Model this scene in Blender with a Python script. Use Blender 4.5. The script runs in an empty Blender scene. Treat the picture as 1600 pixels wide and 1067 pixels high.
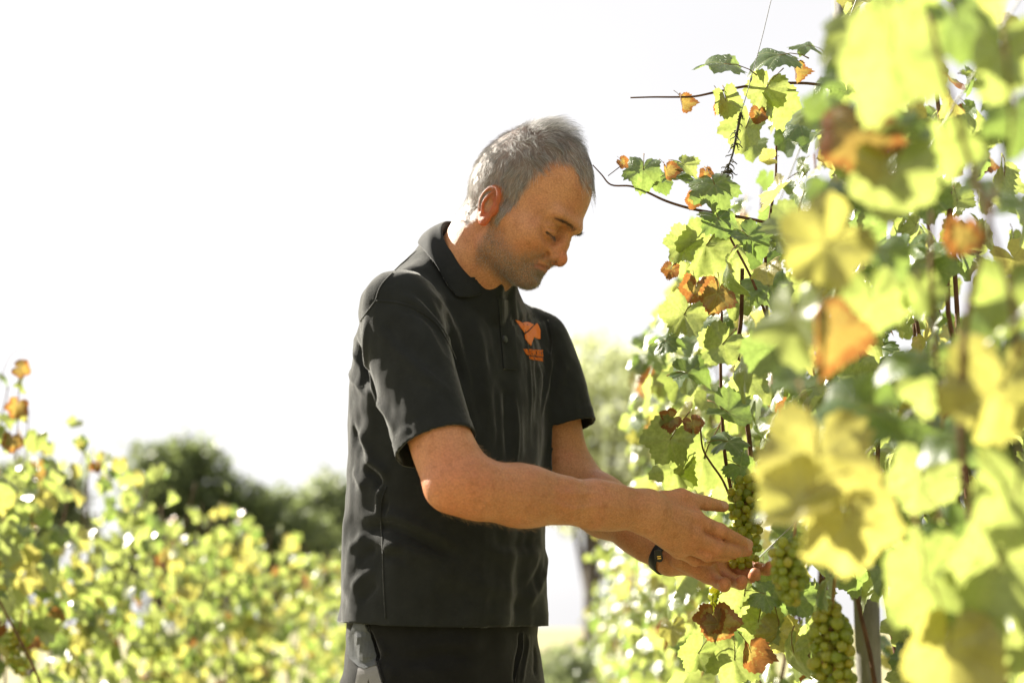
import bpy, bmesh, math, random
import numpy as np
from mathutils import Vector, Matrix, Quaternion
from mathutils.bvhtree import BVHTree

# ------------------------------------------------------------------ camera, sky, sun, exposure
SC = bpy.context.scene
COL = SC.collection
R = math.radians
FPX = 50 / 36 * 1600                       # focal length in photo pixels
PITCH = R(10.5)
CAMZ = 1.05
cam_d = bpy.data.cameras.new("camera")
cam_d.lens = 50; cam_d.sensor_width = 36; cam_d.clip_start = 0.05; cam_d.clip_end = 3000
cam_d.dof.use_dof = True; cam_d.dof.focus_distance = 2.06; cam_d.dof.aperture_fstop = 2.8
cam_o = bpy.data.objects.new("camera", cam_d); COL.objects.link(cam_o)
cam_o.location = (0, 0, CAMZ); cam_o.rotation_euler = (R(90) + PITCH, 0, 0)
SC.camera = cam_o

SUN_EL, SUN_AZ = R(35), R(-49)             # azimuth from +Y towards +X: the sun stands behind the man, to the left
world = bpy.data.worlds.new("World"); SC.world = world; world.use_nodes = True
nt = world.node_tree; nt.nodes.clear()
wo = nt.nodes.new("ShaderNodeOutputWorld"); bg = nt.nodes.new("ShaderNodeBackground")
sky = nt.nodes.new("ShaderNodeTexSky"); sky.sky_type = 'NISHITA'; sky.sun_disc = False
sky.sun_elevation = SUN_EL; sky.sun_rotation = SUN_AZ
sky.air_density = 1.0; sky.dust_density = 1.2; sky.ozone_density = 1.0
hs = nt.nodes.new("ShaderNodeHueSaturation"); hs.inputs['Saturation'].default_value = 0.15   # thin high cloud all over
nt.links.new(sky.outputs[0], hs.inputs['Color']); tcw = nt.nodes.new("ShaderNodeTexCoord"); cn = nt.nodes.new("ShaderNodeTexNoise"); cn.inputs['Scale'].default_value = 2.2; cn.inputs['Detail'].default_value = 5
nt.links.new(tcw.outputs['Generated'], cn.inputs['Vector'])
mr = nt.nodes.new("ShaderNodeMapRange"); mr.inputs[1].default_value = .3; mr.inputs[2].default_value = .7; mr.inputs[3].default_value = .96; mr.inputs[4].default_value = 1.04
nt.links.new(cn.outputs['Fac'], mr.inputs[0])
cm = nt.nodes.new("ShaderNodeMix"); cm.data_type = 'RGBA'; cm.blend_type = 'MULTIPLY'; cm.inputs[0].default_value = 1.0
veil = nt.nodes.new("ShaderNodeMix"); veil.data_type = 'RGBA'; veil.inputs[0].default_value = 0.86; veil.inputs[7].default_value = (3.75, 3.70, 3.74, 1)   # even veil of thin cloud
nt.links.new(hs.outputs[0], veil.inputs[6]); nt.links.new(veil.outputs[2], cm.inputs[6]); nt.links.new(mr.outputs[0], cm.inputs[7]); nt.links.new(cm.outputs[2], bg.inputs[0])
bg.inputs[1].default_value = 0.058
nt.links.new(bg.outputs[0], wo.inputs[0])
sun_d = bpy.data.lights.new("sun", 'SUN'); sun_d.energy = 5.0; sun_d.angle = R(0.53); sun_d.color = (1.0, 0.93, 0.80)
sun_o = bpy.data.objects.new("sun", sun_d); COL.objects.link(sun_o)
SUNV = Vector((math.sin(SUN_AZ) * math.cos(SUN_EL), math.cos(SUN_AZ) * math.cos(SUN_EL), math.sin(SUN_EL)))
sun_o.rotation_euler = SUNV.to_track_quat('Z', 'Y').to_euler(); sun_o.location = SUNV * 50
vs = SC.view_settings
vs.view_transform = 'Standard'; vs.look = 'None'; vs.gamma = 1.0; vs.use_curve_mapping = False
vs.exposure = 2.15
SC.render.engine = 'CYCLES'
SC.cycles.max_bounces = 10; SC.cycles.transmission_bounces = 8; SC.cycles.transparent_max_bounces = 12

CAM = np.array([0, 0, CAMZ]); RT = np.array([1., 0, 0])
FW = np.array([0, math.cos(PITCH), math.sin(PITCH)]); UP = np.array([0, -math.sin(PITCH), math.cos(PITCH)])
def at(x, y, d):
    """world point seen at photo pixel (x, y), d metres along the view axis"""
    return CAM + d * (RT * (x - 800) / FPX + UP * (533.5 - y) / FPX + FW)
def ray(x, y):
    v = at(x, y, 1) - CAM
    return v / np.linalg.norm(v)

# ------------------------------------------------------------------ scene helpers
def tag(o, label=None, cat=None, group=None, kind=None):
    for k, v in (('label', label), ('category', cat), ('group', group), ('kind', kind)):
        if v: o[k] = v
    return o
def empty(name, loc=(0, 0, 0), label=None, cat=None, group=None):
    o = bpy.data.objects.new(name, None); COL.objects.link(o); o.location = loc; o.empty_display_size = 0.1
    return tag(o, label, cat, group)
def link(name, me, mat=None, parent=None, smooth=True):
    """link a mesh whose vertices are in world space (children keep world vertices whatever the parent's place)"""
    if mat is not None and not me.materials: me.materials.append(mat)
    if smooth: me.polygons.foreach_set('use_smooth', np.ones(len(me.polygons), dtype=bool))
    o = bpy.data.objects.new(name, me); COL.objects.link(o)
    if parent is not None:
        o.parent = parent
        o.matrix_parent_inverse = world_of(parent).inverted()
    return o
def world_of(o):
    m = o.matrix_basis
    return m if o.parent is None else world_of(o.parent) @ o.matrix_parent_inverse @ m
def mesh_np(name, v, f, ngon=4):
    me = bpy.data.meshes.new(name)
    v = np.asarray(v, dtype=np.float32); f = np.asarray(f, dtype=np.int32)
    me.vertices.add(len(v)); me.vertices.foreach_set('co', v.ravel())
    me.loops.add(f.size); me.loops.foreach_set('vertex_index', f.ravel())
    me.polygons.add(len(f)); me.polygons.foreach_set('loop_start', np.arange(0, f.size, f.shape[1], dtype=np.int32))
    me.update(calc_edges=True)
    return me
def mesh_py(name, v, f):
    me = bpy.data.meshes.new(name); me.from_pydata([tuple(map(float, p)) for p in v], [], f); me.update()
    return me
def add_attr(me, name, arr):
    a = me.attributes.new(name, 'FLOAT', 'POINT'); a.data.foreach_set('value', np.asarray(arr, dtype=np.float32))

# materials
class NT:
    def __init__(s, name):
        s.m = bpy.data.materials.new(name); s.m.use_nodes = True; s.t = s.m.node_tree; s.t.nodes.clear()
        s.out = s.n('ShaderNodeOutputMaterial')
    def n(s, typ, **kw):
        nd = s.t.nodes.new(typ)
        for k, v in kw.items():
            if k.startswith('i_'): 
                key = k[2:]; key = int(key) if key.isdigit() else key.replace('_', ' ')
                if hasattr(v, 'bl_idname') or isinstance(v, bpy.types.NodeSocket): s.t.links.new(v, nd.inputs[key])
                else: nd.inputs[key].default_value = v
            else: setattr(nd, k, v)
        return nd
    def l(s, a, b): s.t.links.new(a, b)
    def mix(s, fac, a, b, blend='MIX'):
        nd = s.t.nodes.new('ShaderNodeMix'); nd.data_type = 'RGBA'; nd.blend_type = blend
        for sock, v in ((nd.inputs[0], fac), (nd.inputs[6], a), (nd.inputs[7], b)):
            if isinstance(v, bpy.types.NodeSocket): s.l(v, sock)
            else: sock.default_value = v if not isinstance(v, tuple) or len(v) == 4 else (*v, 1)
        return nd.outputs[2]
    def math(s, op, a, b=0.0, c=None, clamp=False):
        nd = s.t.nodes.new('ShaderNodeMath'); nd.operation = op; nd.use_clamp = clamp
        for i, v in enumerate((a, b) if c is None else (a, b, c)):
            if isinstance(v, bpy.types.NodeSocket): s.l(v, nd.inputs[i])
            else: nd.inputs[i].default_value = v
        return nd.outputs[0]
    def ramp(s, fac, *stops):
        nd = s.t.nodes.new('ShaderNodeValToRGB'); e = nd.color_ramp.elements
        while len(e) < len(stops): e.new(0.5)
        for k, (p, c) in enumerate(stops):
            e[k].position = p; e[k].color = (*c, 1) if isinstance(c, tuple) else (c, c, c, 1)
        s.l(fac, nd.inputs[0]); return nd.outputs[0]
    def noise(s, scale, detail=2.0, rough=0.5, vec=None, dim='3D', dist=0.0):
        nd = s.t.nodes.new('ShaderNodeTexNoise'); nd.noise_dimensions = dim
        nd.inputs['Scale'].default_value = scale; nd.inputs['Detail'].default_value = detail; nd.inputs['Roughness'].default_value = rough
        nd.inputs['Distortion'].default_value = dist
        if vec is not None: s.l(vec, nd.inputs['Vector'])
        return nd.outputs['Fac']
    def attr(s, name):
        nd = s.t.nodes.new('ShaderNodeAttribute'); nd.attribute_name = name; return nd.outputs['Fac']
    def coord(s, which='Object'):
        return s.t.nodes.new('ShaderNodeTexCoord').outputs[which]
    def bump(s, h, strength=0.3, dist=0.001):
        nd = s.t.nodes.new('ShaderNodeBump'); nd.inputs['Strength'].default_value = strength; nd.inputs['Distance'].default_value = dist
        s.l(h, nd.inputs['Height']); return nd.outputs[0]
    def bsdf(s, color, rough=0.6, spec=0.5, normal=None, **kw):
        nd = s.t.nodes.new('ShaderNodeBsdfPrincipled')
        for key, v in [('Base Color', color), ('Roughness', rough), ('Specular IOR Level', spec)] + [(k.replace('_', ' '), v) for k, v in kw.items()]:
            if isinstance(v, bpy.types.NodeSocket): s.l(v, nd.inputs[key])
            else: nd.inputs[key].default_value = (*v, 1) if isinstance(v, tuple) and len(v) == 3 and key == 'Base Color' else v
        if normal is not None: s.l(normal, nd.inputs['Normal'])
        return nd.outputs[0]
    def done(s, sh, disp=None):
        s.l(sh, s.out.inputs[0]); return s.m
# ------------------------------------------------------------------ implicit surfaces -> one continuous mesh
def nrm(v): v = np.asarray(v, float); return v / np.linalg.norm(v)
def smin(a, b, k):
    if k <= 0: return np.minimum(a, b)
    h = np.maximum(k - np.abs(a - b), 0) / k
    return np.minimum(a, b) - h * h * k * 0.25
def smax(a, b, k): return -smin(-a, -b, k)
def sphere(p, c, r): return np.linalg.norm(p - np.asarray(c, float), axis=1) - r
def cone(p, a, b, r1, r2):
    """capsule from a to b whose radius runs from r1 to r2"""
    a = np.asarray(a, float); ba = np.asarray(b, float) - a
    pa = p - a; t = np.clip(pa @ ba / (ba @ ba), 0, 1)
    return np.linalg.norm(pa - t[:, None] * ba, axis=1) - (r1 + (r2 - r1) * t)
def econe(p, a, b, r1, r2, n, q):
    """like cone, but q times as thick along the direction n"""
    a = np.asarray(a, float); n = nrm(n); ba = np.asarray(b, float) - a; n = nrm(n - ba * (n @ ba) / (ba @ ba))
    pa = p - a; t = np.clip(pa @ ba / (ba @ ba), 0, 1); v = pa - t[:, None] * ba
    vn = v @ n; v2 = np.sqrt(np.maximum((v * v).sum(1) - vn * vn + (vn / q) ** 2, 1e-14))
    return (v2 - (r1 + (r2 - r1) * t)) * min(1, q)
def chain(p, pts, rs, k=0.0):
    d = None
    for i in range(len(pts) - 1):
        e = cone(p, pts[i], pts[i + 1], rs[i], rs[i + 1]); d = e if d is None else smin(d, e, k)
    return d
def ell(p, c, r, rot=None):
    q = p - np.asarray(c, float)
    if rot is not None: q = q @ rot
    r = np.asarray(r, float)
    k0 = np.linalg.norm(q / r, axis=1); k1 = np.linalg.norm(q / (r * r), axis=1)
    return k0 * (k0 - 1) / np.maximum(k1, 1e-9)
def rotz(a): c, s = math.cos(a), math.sin(a); return np.array([[c, -s, 0], [s, c, 0], [0, 0, 1.]])
def roty(a): c, s = math.cos(a), math.sin(a); return np.array([[c, 0, s], [0, 1, 0], [-s, 0, c]])
def rotx(a): c, s = math.cos(a), math.sin(a); return np.array([[1., 0, 0], [0, c, -s], [0, s, c]])

def surface(f, lo, hi, h, B=12, pad=1.35):
    """surface nets over the blocks that the surface f = 0 passes through"""
    lo = np.asarray(lo, float); hi = np.asarray(hi, float)
    nb = np.ceil((hi - lo) / (B * h)).astype(int)
    g = np.stack(np.meshgrid(*[np.arange(n) for n in nb], indexing='ij'), -1).reshape(-1, 3)
    cen = lo + (g + 0.5) * B * h
    dc = np.concatenate([f(c) for c in np.array_split(cen, max(1, len(cen) // 20000))])
    act = g[np.abs(dc) < B * h * 0.87 * pad]
    loc = np.stack(np.meshgrid(*[np.arange(B + 1)] * 3, indexing='ij'), -1).reshape(-1, 3)
    N = nb * B + 2; st = np.array([N[1] * N[2], N[2], 1])
    ids, verts, edges = [], [], []
    for ch in np.array_split(act, max(1, len(act) // 60)):
        P = (ch[:, None, :] * B + loc[None]).reshape(-1, 3)
        D = f(lo + P * h).reshape(len(ch), B + 1, B + 1, B + 1)
        S = D < 0
        c0 = D[:, :-1, :-1, :-1]
        cnt = sum(S[:, i:B + i, j:B + j, k:B + k].astype(np.int8) for i in (0, 1) for j in (0, 1) for k in (0, 1))
        m = (cnt > 0) & (cnt < 8)
        b, i, j, k = np.nonzero(m)
        acc = np.zeros((len(b), 3)); n = np.zeros(len(b))
        cor = [(x, y, z) for x in (0, 1) for y in (0, 1) for z in (0, 1)]
        for a in cor:
            for ax in range(3):
                if a[ax]: continue
                e = list(a); e[ax] = 1
                da = D[b, i + a[0], j + a[1], k + a[2]]; de = D[b, i + e[0], j + e[1], k + e[2]]
                x = (da < 0) != (de < 0)
                t = np.where(x, da / np.where(x, da - de, 1), 0)
                pt = np.tile(np.array(a, float), (len(b), 1)); pt[:, ax] = t
                acc += pt * x[:, None]; n += x
        base = ch[b] * B + np.stack([i, j, k], 1)
        ids.append(base @ st); verts.append(lo + (base + acc / n[:, None]) * h)
        for ax in range(3):
            sl0 = [slice(0, B)] * 3; sl1 = list(sl0); sl1[ax] = slice(1, B + 1)
            s0 = S[(slice(None), *sl0)]; s1 = S[(slice(None), *sl1)]
            bb, ii, jj, kk = np.nonzero(s0 != s1)
            edges.append((ax, ch[bb] * B + np.stack([ii, jj, kk], 1), s0[bb, ii, jj, kk]))
    ids = np.concatenate(ids); verts = np.concatenate(verts)
    o = np.argsort(ids); ids = ids[o]; verts = verts[o]
    quads = []
    for ax, e, s in edges:
        u, w = [(1, 2), (2, 0), (0, 1)][ax]
        cells = []
        for du, dw in ((0, 0), (-1, 0), (-1, -1), (0, -1)):
            q = e.copy(); q[:, u] += du; q[:, w] += dw; cells.append(q @ st)
        cells = np.stack(cells, 1); ix = np.clip(np.searchsorted(ids, cells), 0, len(ids) - 1)
        ok = (ids[ix] == cells).all(1)
        ix = ix[ok]; s = s[ok]
        ix[~s] = ix[~s][:, ::-1]
        quads.append(ix)
    quads = np.concatenate(quads)
    for _ in range(1):                                      # settle the vertices on the surface
        d = f(verts); e = h * 0.4
        gr = np.stack([f(verts + np.eye(3)[a] * e) - f(verts - np.eye(3)[a] * e) for a in range(3)], 1) / (2 * e)
        g2 = np.maximum((gr * gr).sum(1), 0.05)
        stp = np.clip(d / g2, -h, h)[:, None] * gr
        verts = verts - stp * 0.9
    return verts, quads
# ------------------------------------------------------------------ the man: skeleton points
PSI, PP = R(20), R(34)                                  # head turned towards the lane, bowed over the grapes
HF = np.array([math.cos(PP) * math.cos(PSI), -math.cos(PP) * math.sin(PSI), -math.sin(PP)])
HL = np.array([math.sin(PSI), math.cos(PSI), 0.]); HU = np.cross(HF, HL)
HM = np.stack([HF, HL, HU], 1)                          # head axes: forward, left, up
HO = at(770, 333, 2.03) + HL * 0.072
def head2w(x, y, z): return HO + HM @ (np.array([x, y, z]) * 0.001)
YAW = R(34)
TF = np.array([math.cos(YAW), -math.sin(YAW), 0.]); TR = np.array([-math.sin(YAW), -math.cos(YAW), 0.])   # torso: front, right
T0 = at(742, 520, 2.14)
SN, SF = T0 + TR * 0.182, T0 - TR * 0.172
EN, WN = at(711, 762, 1.845), at(1003, 797, 1.945)
EF, WF = at(886, 748, 2.25), at(1038, 866, 2.10)

def MM(*a): return np.array(a, float) * 0.001
def spline(pts, n=5):
    """Catmull-Rom through the points"""
    P = np.array([np.asarray(p, float) for p in pts]); P = np.vstack([2 * P[0] - P[1], P, 2 * P[-1] - P[-2]]); out = []
    for i in range(1, len(P) - 2):
        for t in np.arange(n) / n:
            p0, p1, p2, p3 = P[i - 1], P[i], P[i + 1], P[i + 2]
            out.append(.5 * (2 * p1 + (p2 - p0) * t + (2 * p0 - 5 * p1 + 4 * p2 - p3) * t * t + (3 * p1 - p0 - 3 * p2 + p3) * t ** 3))
    out.append(P[-2]); return out
def spl(pts, rs, n=4): return spline(pts, n), [float(x) for x in np.interp(np.arange((len(rs) - 1) * n + 1) / n, range(len(rs)), rs)]
def sd_head(q):
    """the head in its own axes, metres; the right side is y < 0"""
    a = q.copy(); a[:, 1] = np.abs(a[:, 1])            # mirrored half
    d = ell(q, MM(-1, 0, 64), MM(89, 72, 95))
    d = smin(d, ell(q, MM(-26, 0, 42), MM(50, 64, 54)), .03)                       # occiput
    d = smin(d, ell(q, MM(40, 0, 8), MM(48, 55, 60)), .03)
    d = smin(d, ell(a, MM(54, 42, -1), MM(23, 20, 15)), .022)                        # cheekbones
    d = smin(d, cone(a, MM(8, 58, 4), MM(56, 50, 8), .009, .010), .02)              # zygomatic arch
    d = smin(d, cone(a, MM(3, 54, -2), MM(8, 47, -41), .014, .013), .02)            # ramus
    d = smin(d, cone(a, MM(8, 47, -42), MM(62, 13, -54), .0120, .0120), .018)       # jaw
    d = smin(d, ell(a, MM(35, 38, -22), MM(28, 17, 30)), .022)                      # cheek
    d = smin(d, ell(q, MM(52, 0, -24), MM(29.5, 29, 27)), .02)                        # muzzle
    d = smin(d, ell(q, MM(66, 0, -50), MM(16.5, 21, 13)), .014)                     # chin
    d = smin(d, ell(q, MM(34, 0, -46), MM(44, 36, 20)), .02)
    m = (q[:, 0] > .035) & (q[:, 2] < .085) & (q[:, 2] > -.075)
    if m.any(): d[m] = face(q[m], a[m], d[m])
    m = (a[:, 1] > .045) & (q[:, 0] < .035) & (q[:, 0] > -.055) & (q[:, 2] > -.06) & (q[:, 2] < .07)
    if m.any(): d[m] = ears(a[m], d[m])
    return d
LIP = [MM(85.6, 0, -25.8), MM(84.8, 8, -25.5), MM(81.2, 17, -27.6), MM(77.6, 22, -30), MM(73.4, 26.5, -32.5)]
def face(q, a, d):
    d = smin(d, econe(a, MM(85.5, 6, 46), MM(77, 40, 48), .009, .007, (0, 0, 1), .75), .016)      # brow
    d = smax(d, -ell(a, MM(91, 37, 20), MM(21, 24, 13.5)), .016)                      # eye sockets
    d = smax(d, -ell(a, MM(84, 16.5, 24), MM(10, 8.5, 11)), .012)
    # nose
    no = cone(q, MM(77, 0, 35), MM(84.5, 0, 17), .0065, .0072)
    no = smin(no, cone(q, MM(84.5, 0, 17), MM(95.5, 0, -3), .0072, .0085), .006)
    no = smin(no, cone(a, MM(88, 4, 16), MM(84, 13, -4), .005, .007), .01)
    no = smin(no, sphere(q, MM(97, 0, -4.5), .0092), .006)
    no = smin(no, ell(a, MM(87.5, 12.8, -6), MM(11, 6.2, 8)), .004)                 # wings
    no = smin(no, cone(q, MM(97, 0, -9), MM(86, 0, -13), .005, .0045), .006)
    d = smin(d, no, .009)
    d = smax(d, -ell(a, MM(92, 6.8, -13.2), MM(4.6, 2.4, 2.8)), .003)                 # nostrils
    d = smax(d, -chain(a, [MM(73, 21.5, -1), MM(76, 21.2, -7), MM(80, 19.5, -12)], [.0006, .0012, .0008]), .007)  # crease of the wing
    d = smax(d, -chain(a, *spl([MM(83, 20.5, -9), MM(80.5, 26, -19), MM(74, 33, -33)], [.0004, .0007, .0003])), .011)   # nasolabial fold
    # lips
    d = smin(d, chain(a, *spl([MM(79.8, 0, -21.8), MM(78, 8, -21.4), MM(73.5, 16, -24.5), MM(68.5, 24, -30.5)], [.0042, .0042, .0036, .0016]), .002), .007)
    d = smin(d, chain(a, *spl([MM(77.8, 0, -31), MM(76.5, 8, -30.6), MM(72.5, 16, -31.6), MM(68.5, 23, -33)], [.0056, .0055, .0042, .0016]), .002), .007)
    d = smax(d, -chain(a, *spl(LIP, [.0014, .0015, .0014, .0012, .0006])), .0025)
    d = smax(d, -ell(q, MM(87, 0, -40.5), MM(6, 18, 3.5)), .012)
    d = smax(d, -cone(q, MM(88.5, 0, -14), MM(88, 0, -19), .0012, .0014), .004)
    # upper lid: a shell over the eyeball, slit below where the gaze goes down
    lid = ell(a, MM(67.5, 32.5, 22.5), MM(14.6, 16.5, 14.0))
    slit = chain(a, *spl([MM(78.0, 21.5, 17.6), MM(81.0, 27, 15.8), MM(80.6, 36, 15.2), MM(74.5, 45, 16.8)], [.0012, .0021, .0020, .0008]))
    lid = smax(lid, -slit, .0012)
    d = smin(d, lid, .007)
    d = smax(d, -chain(a, *spl([MM(81, 20, 26), MM(82.0, 31, 27.5), MM(75, 46, 23)], [.0004, .0006, .0004])), .004)   # lid crease
    d = smax(d, -chain(a, *spl([MM(82, 19, 11), MM(82, 28, 7), MM(77, 42, 8)], [.0003, .0006, .0002])), .006)     # under the eye
    return d
def ears(a, d):
    e = a - MM(-5, 71, 4); e = e @ rotz(R(-26)).T @ roty(R(12)).T / .95
    rim = [MM(6, 6, -8), MM(10, 5.5, 8), MM(11, 8, 21), MM(3, 10, 29.5), MM(-9, 11, 28), MM(-17.5, 11.5, 17), MM(-18, 10.5, 3), MM(-13, 8, -11), MM(-5, 6, -22), MM(3, 4, -25)]
    ear = ell(e, MM(-3, 4.6, 4), MM(19, 4.5, 30))
    ear = smin(ear, ell(e, MM(0, 5, -21), MM(9, 4.2, 8)), .006)
    ear = smin(ear, chain(e, *spl(rim, [.002, .0024, .003, .0031, .0032, .0032, .0031, .0029, .0026, .0025]), .001), .004)
    ear = smin(ear, chain(e, *spl([MM(-1, 10, 24), MM(-8, 11, 14), MM(-10, 11, 2), MM(-6, 9, -12)], [.0020, .0027, .003, .0028])), .004)
    ear = smax(ear, -ell(e, MM(0, 11, 1), MM(8.5, 10.0, 12.5)), .004)
    ear = smax(ear, -chain(e, *spl([MM(2, 12, 25), MM(-8, 13, 24), MM(-14.5, 13.5, 14), MM(-15, 12.5, 2), MM(-11, 11, -9)], [.0012, .0018, .0018, .0015, .0008])), .003)
    ear = smin(ear, ell(e, MM(10.5, 4.5, -2), MM(4.5, 4.5, 7)), .005)
    ear = smax(ear, -(e[:, 1] + .008), .002)
    return smin(d, ear, .007)

def finger(p, pts, rs): return chain(p, pts, rs, .0015)
HAND_N = dict(
    index=([at(1086, 812, 1.978), at(1124, 829, 1.99), at(1150, 842, 2.01), at(1169, 850, 2.03)], [.0118, .0103, .0090, .0074]),
    middle=([at(1082, 837, 1.972), at(1121, 855, 1.984), at(1149, 861, 2.005), at(1168, 861, 2.03)], [.0118, .0104, .0090, .0072]),
    ring=([at(1072, 852, 1.982), at(1106, 866, 1.99), at(1132, 868, 2.01), at(1150, 864, 2.035)], [.0108, .0095, .0083, .0068]),
    little=([at(1060, 860, 1.995), at(1086, 874, 2.01), at(1106, 876, 2.03), at(1120, 872, 2.05)], [.0098, .0085, .0074, .006]),
    thumb=([at(1034, 781, 1.975), at(1064, 778, 1.988), at(1103, 786, 2.005), at(1130, 791, 2.03)], [.0135, .0112, .0104, .0080]))
HAND_F = dict(
    index=([at(1158, 874, 2.125), at(1184, 888, 2.10), at(1198, 890, 2.085), at(1203, 884, 2.075)], [.0105, .0095, .0085, .0072]),
    middle=([at(1142, 884, 2.11), at(1166, 899, 2.085), at(1178, 902, 2.065), at(1180, 895, 2.055)], [.0108, .0100, .0092, .0080]),
    ring=([at(1124, 892, 2.095), at(1146, 907, 2.07), at(1157, 911, 2.05), at(1159, 907, 2.04)], [.0105, .0098, .0094, .0085]),
    little=([at(1106, 896, 2.08), at(1122, 909, 2.055), at(1131, 914, 2.035), at(1132, 911, 2.025)], [.0100, .0095, .0098, .0092]),
    thumb=([at(1070, 868, 2.13), at(1105, 862, 2.15), at(1140, 858, 2.155), at(1165, 850, 2.15)], [.013, .0112, .0100, .0080]))
HN_N = nrm(np.array([0.10, -0.86, 0.42]))               # back of the near hand
def sd_hand_near(p):
    d = None
    for k, pad in (('index', .0135), ('middle', .0135), ('ring', .0125), ('little', .0115)):
        m = HAND_N[k][0][0]
        e = econe(p, WN + (m - WN) * .1 + UP * (.010 if k == 'index' else -.010 if k == 'little' else 0) , m, .0165, pad, HN_N, .92)
        d = e if d is None else smin(d, e, .016)
    for k in ('index', 'middle', 'ring', 'little'):
        pts, rs = HAND_N[k]
        fd = finger(p, pts, rs)
        fd = smin(fd, sphere(p, pts[1] - FW * .0015, rs[1] + .0004), .004)
        d = smin(d, fd, .0035)
        d = smin(d, sphere(p, pts[0] + HN_N * .0035, rs[0] * .82), .008)             # knuckle
    pts, rs = HAND_N['thumb']
    th = finger(p, pts, rs)
    th = smin(th, cone(p, pts[1], HAND_N['index'][0][0] - FW * -.012, .010, .009), .014)
    d = smin(d, th, .010)
    for k in ('index', 'middle', 'ring'):                                            # tendons
        d = smin(d, cone(p, WN + HN_N * .012, HAND_N[k][0][0] + HN_N * .0075, .003, .0036), .010)
    return d
def sd_hand_far(p):
    d = None
    for k, pad in (('index', .012), ('middle', .0125), ('ring', .012), ('little', .0125)):
        m = HAND_F[k][0][0]
        e = econe(p, WF + (m - WF) * .12, m, .0175, pad, UP, .9)
        d = e if d is None else smin(d, e, .014)
    for k in ('index', 'middle', 'ring', 'little'):
        d = smin(d, finger(p, *HAND_F[k]), .005)
    d = smin(d, cone(p, at(1062, 874, 2.06), HAND_F['little'][0][0] - FW * .006, .014, .0115), .012)   # heel of the hand
    d = smin(d, finger(p, *HAND_F['thumb']), .012)
    d = smax(d, -chain(p, [at(1100, 905, 2.035), at(1112, 892, 2.045), at(1126, 882, 2.06)], [.0004, .0006, .0004]), .004)
    return d
FD_N = nrm(WN - EN); FD_F = nrm(WF - EF)
_fu = nrm(UP - FD_N * (UP @ FD_N))
def _arm(t, up, out): return EN + FD_N * t + _fu * up - FW * out
VEINS = [[_arm(.10, .020, .0325), _arm(.15, .012, .0310), _arm(.19, .016, .0255), _arm(.24, .010, .0235)], [_arm(.13, .0, .0355), _arm(.17, -.006, .0312), _arm(.21, .004, .0268), _arm(.26, .002, .0235)]]
def sd_arm_near(p):
    d = econe(p, SN, EN + nrm(EN - SN) * -.012, .047, .0375, TF, 1.06)
    d = smin(d, cone(p, EN - nrm(EN - SN) * .06 + TF * .004, EN + FD_N * .035, .031, .032), .02)
    d = smin(d, sphere(p, EN + np.array([-.004, 0, -.001]), .0305), .016)
    d = smin(d, econe(p, EN + FD_N * .035, EN + FD_N * .10, .0345, .0355, UP, 1.04), .022)
    d = smin(d, econe(p, EN + FD_N * .09, WN - FD_N * .05, .0365, .0245, UP, 1.06), .02)
    d = smin(d, econe(p, WN - FD_N * .07, WN + FD_N * .012, .0255, .0225, UP, 1.22), .02)
    for pts in VEINS: d = smin(d, chain(p, pts, [.0010, .0016, .0015, .0010], .002), .006)
    d = smin(d, cone(p, EN + FD_N * .02 + UP * .012 - FW * .01, EN + FD_N * .16 + UP * .012 - FW * .008, .022, .013), .02)   # brachioradialis
    return d
def sd_arm_far(p):
    d = cone(p, SF, EF, .047, .039)
    d = smin(d, sphere(p, EF, .034), .02)
    d = smin(d, econe(p, EF, EF + FD_F * .09, .040, .0425, UP, 1.04), .03)
    d = smin(d, econe(p, EF + FD_F * .08, WF - FD_F * .04, .0405, .026, UP, 1.02), .02)
    d = smin(d, econe(p, WF - FD_F * .06, WF + FD_F * .012, .0255, .0225, UP, 1.1), .02)
    return d
TC = at(706, 535, 2.14)
NK0, NK1 = at(768, 379, 2.105), at(716, 448, 2.135)
def sd_neck(p):
    d = cone(p, NK0, NK1, .0585, .0515)
    d = smin(d, cone(p, head2w(-34, 0, 4), NK0 + (NK1 - NK0) * .3, .042, .056), .03)
    d = smin(d, cone(p, head2w(-16, -51, -16), NK1 + np.array([.05, -.03, -.04]), .009, .011), .02)     # sternomastoid
    d = smin(d, cone(p, head2w(-16, 51, -16), NK1 + np.array([.07, .02, -.04]), .009, .011), .02)
    d = smin(d, sphere(p, NK1 + np.array([.046, -.02, .025]), .012), .02)                              # throat
    d = smin(d, cone(p, NK1, TC, .050, .055), .03)
    d = smin(d, cone(p, NK1 + TR * .02 + np.array([-.02, 0, -.025]), SN + np.array([0, 0, -.01]), .034, .034), .03)
    d = smin(d, cone(p, NK1 - TR * .02 + np.array([-.02, 0, -.025]), SF + np.array([0, 0, -.01]), .034, .034), .03)
    d = smin(d, econe(p, TC, TC + np.array([0, 0, -.05]), .07, .07, TR, 1.45), .05)
    return d
GROUPS = [(sd_neck, T0, .50, .0), (lambda p: sd_head((p - HO) @ HM), HO + HU * .045, .17, .008),
          (sd_arm_near, (SN + WN) / 2, .33, .03), (sd_arm_far, (SF + WF) / 2, .30, .03),
          (sd_hand_near, at(1090, 820, 1.99), .14, .014), (sd_hand_far, at(1120, 885, 2.08), .14, .014)]
def sd_body(p):
    d = np.full(len(p), 1.0)
    for f, c, r, k in GROUPS:
        dist = np.linalg.norm(p - c, axis=1) - r
        m = dist < 0.05
        if m.any(): d[m] = smin(d[m], f(p[m]), k) if k else np.minimum(d[m], f(p[m]))
        n = ~m; d[n] = np.minimum(d[n], dist[n])
    return d
def smoothstep(a, b, x): t = np.clip((x - a) / (b - a), 0, 1); return t * t * (3 - 2 * t)
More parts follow.
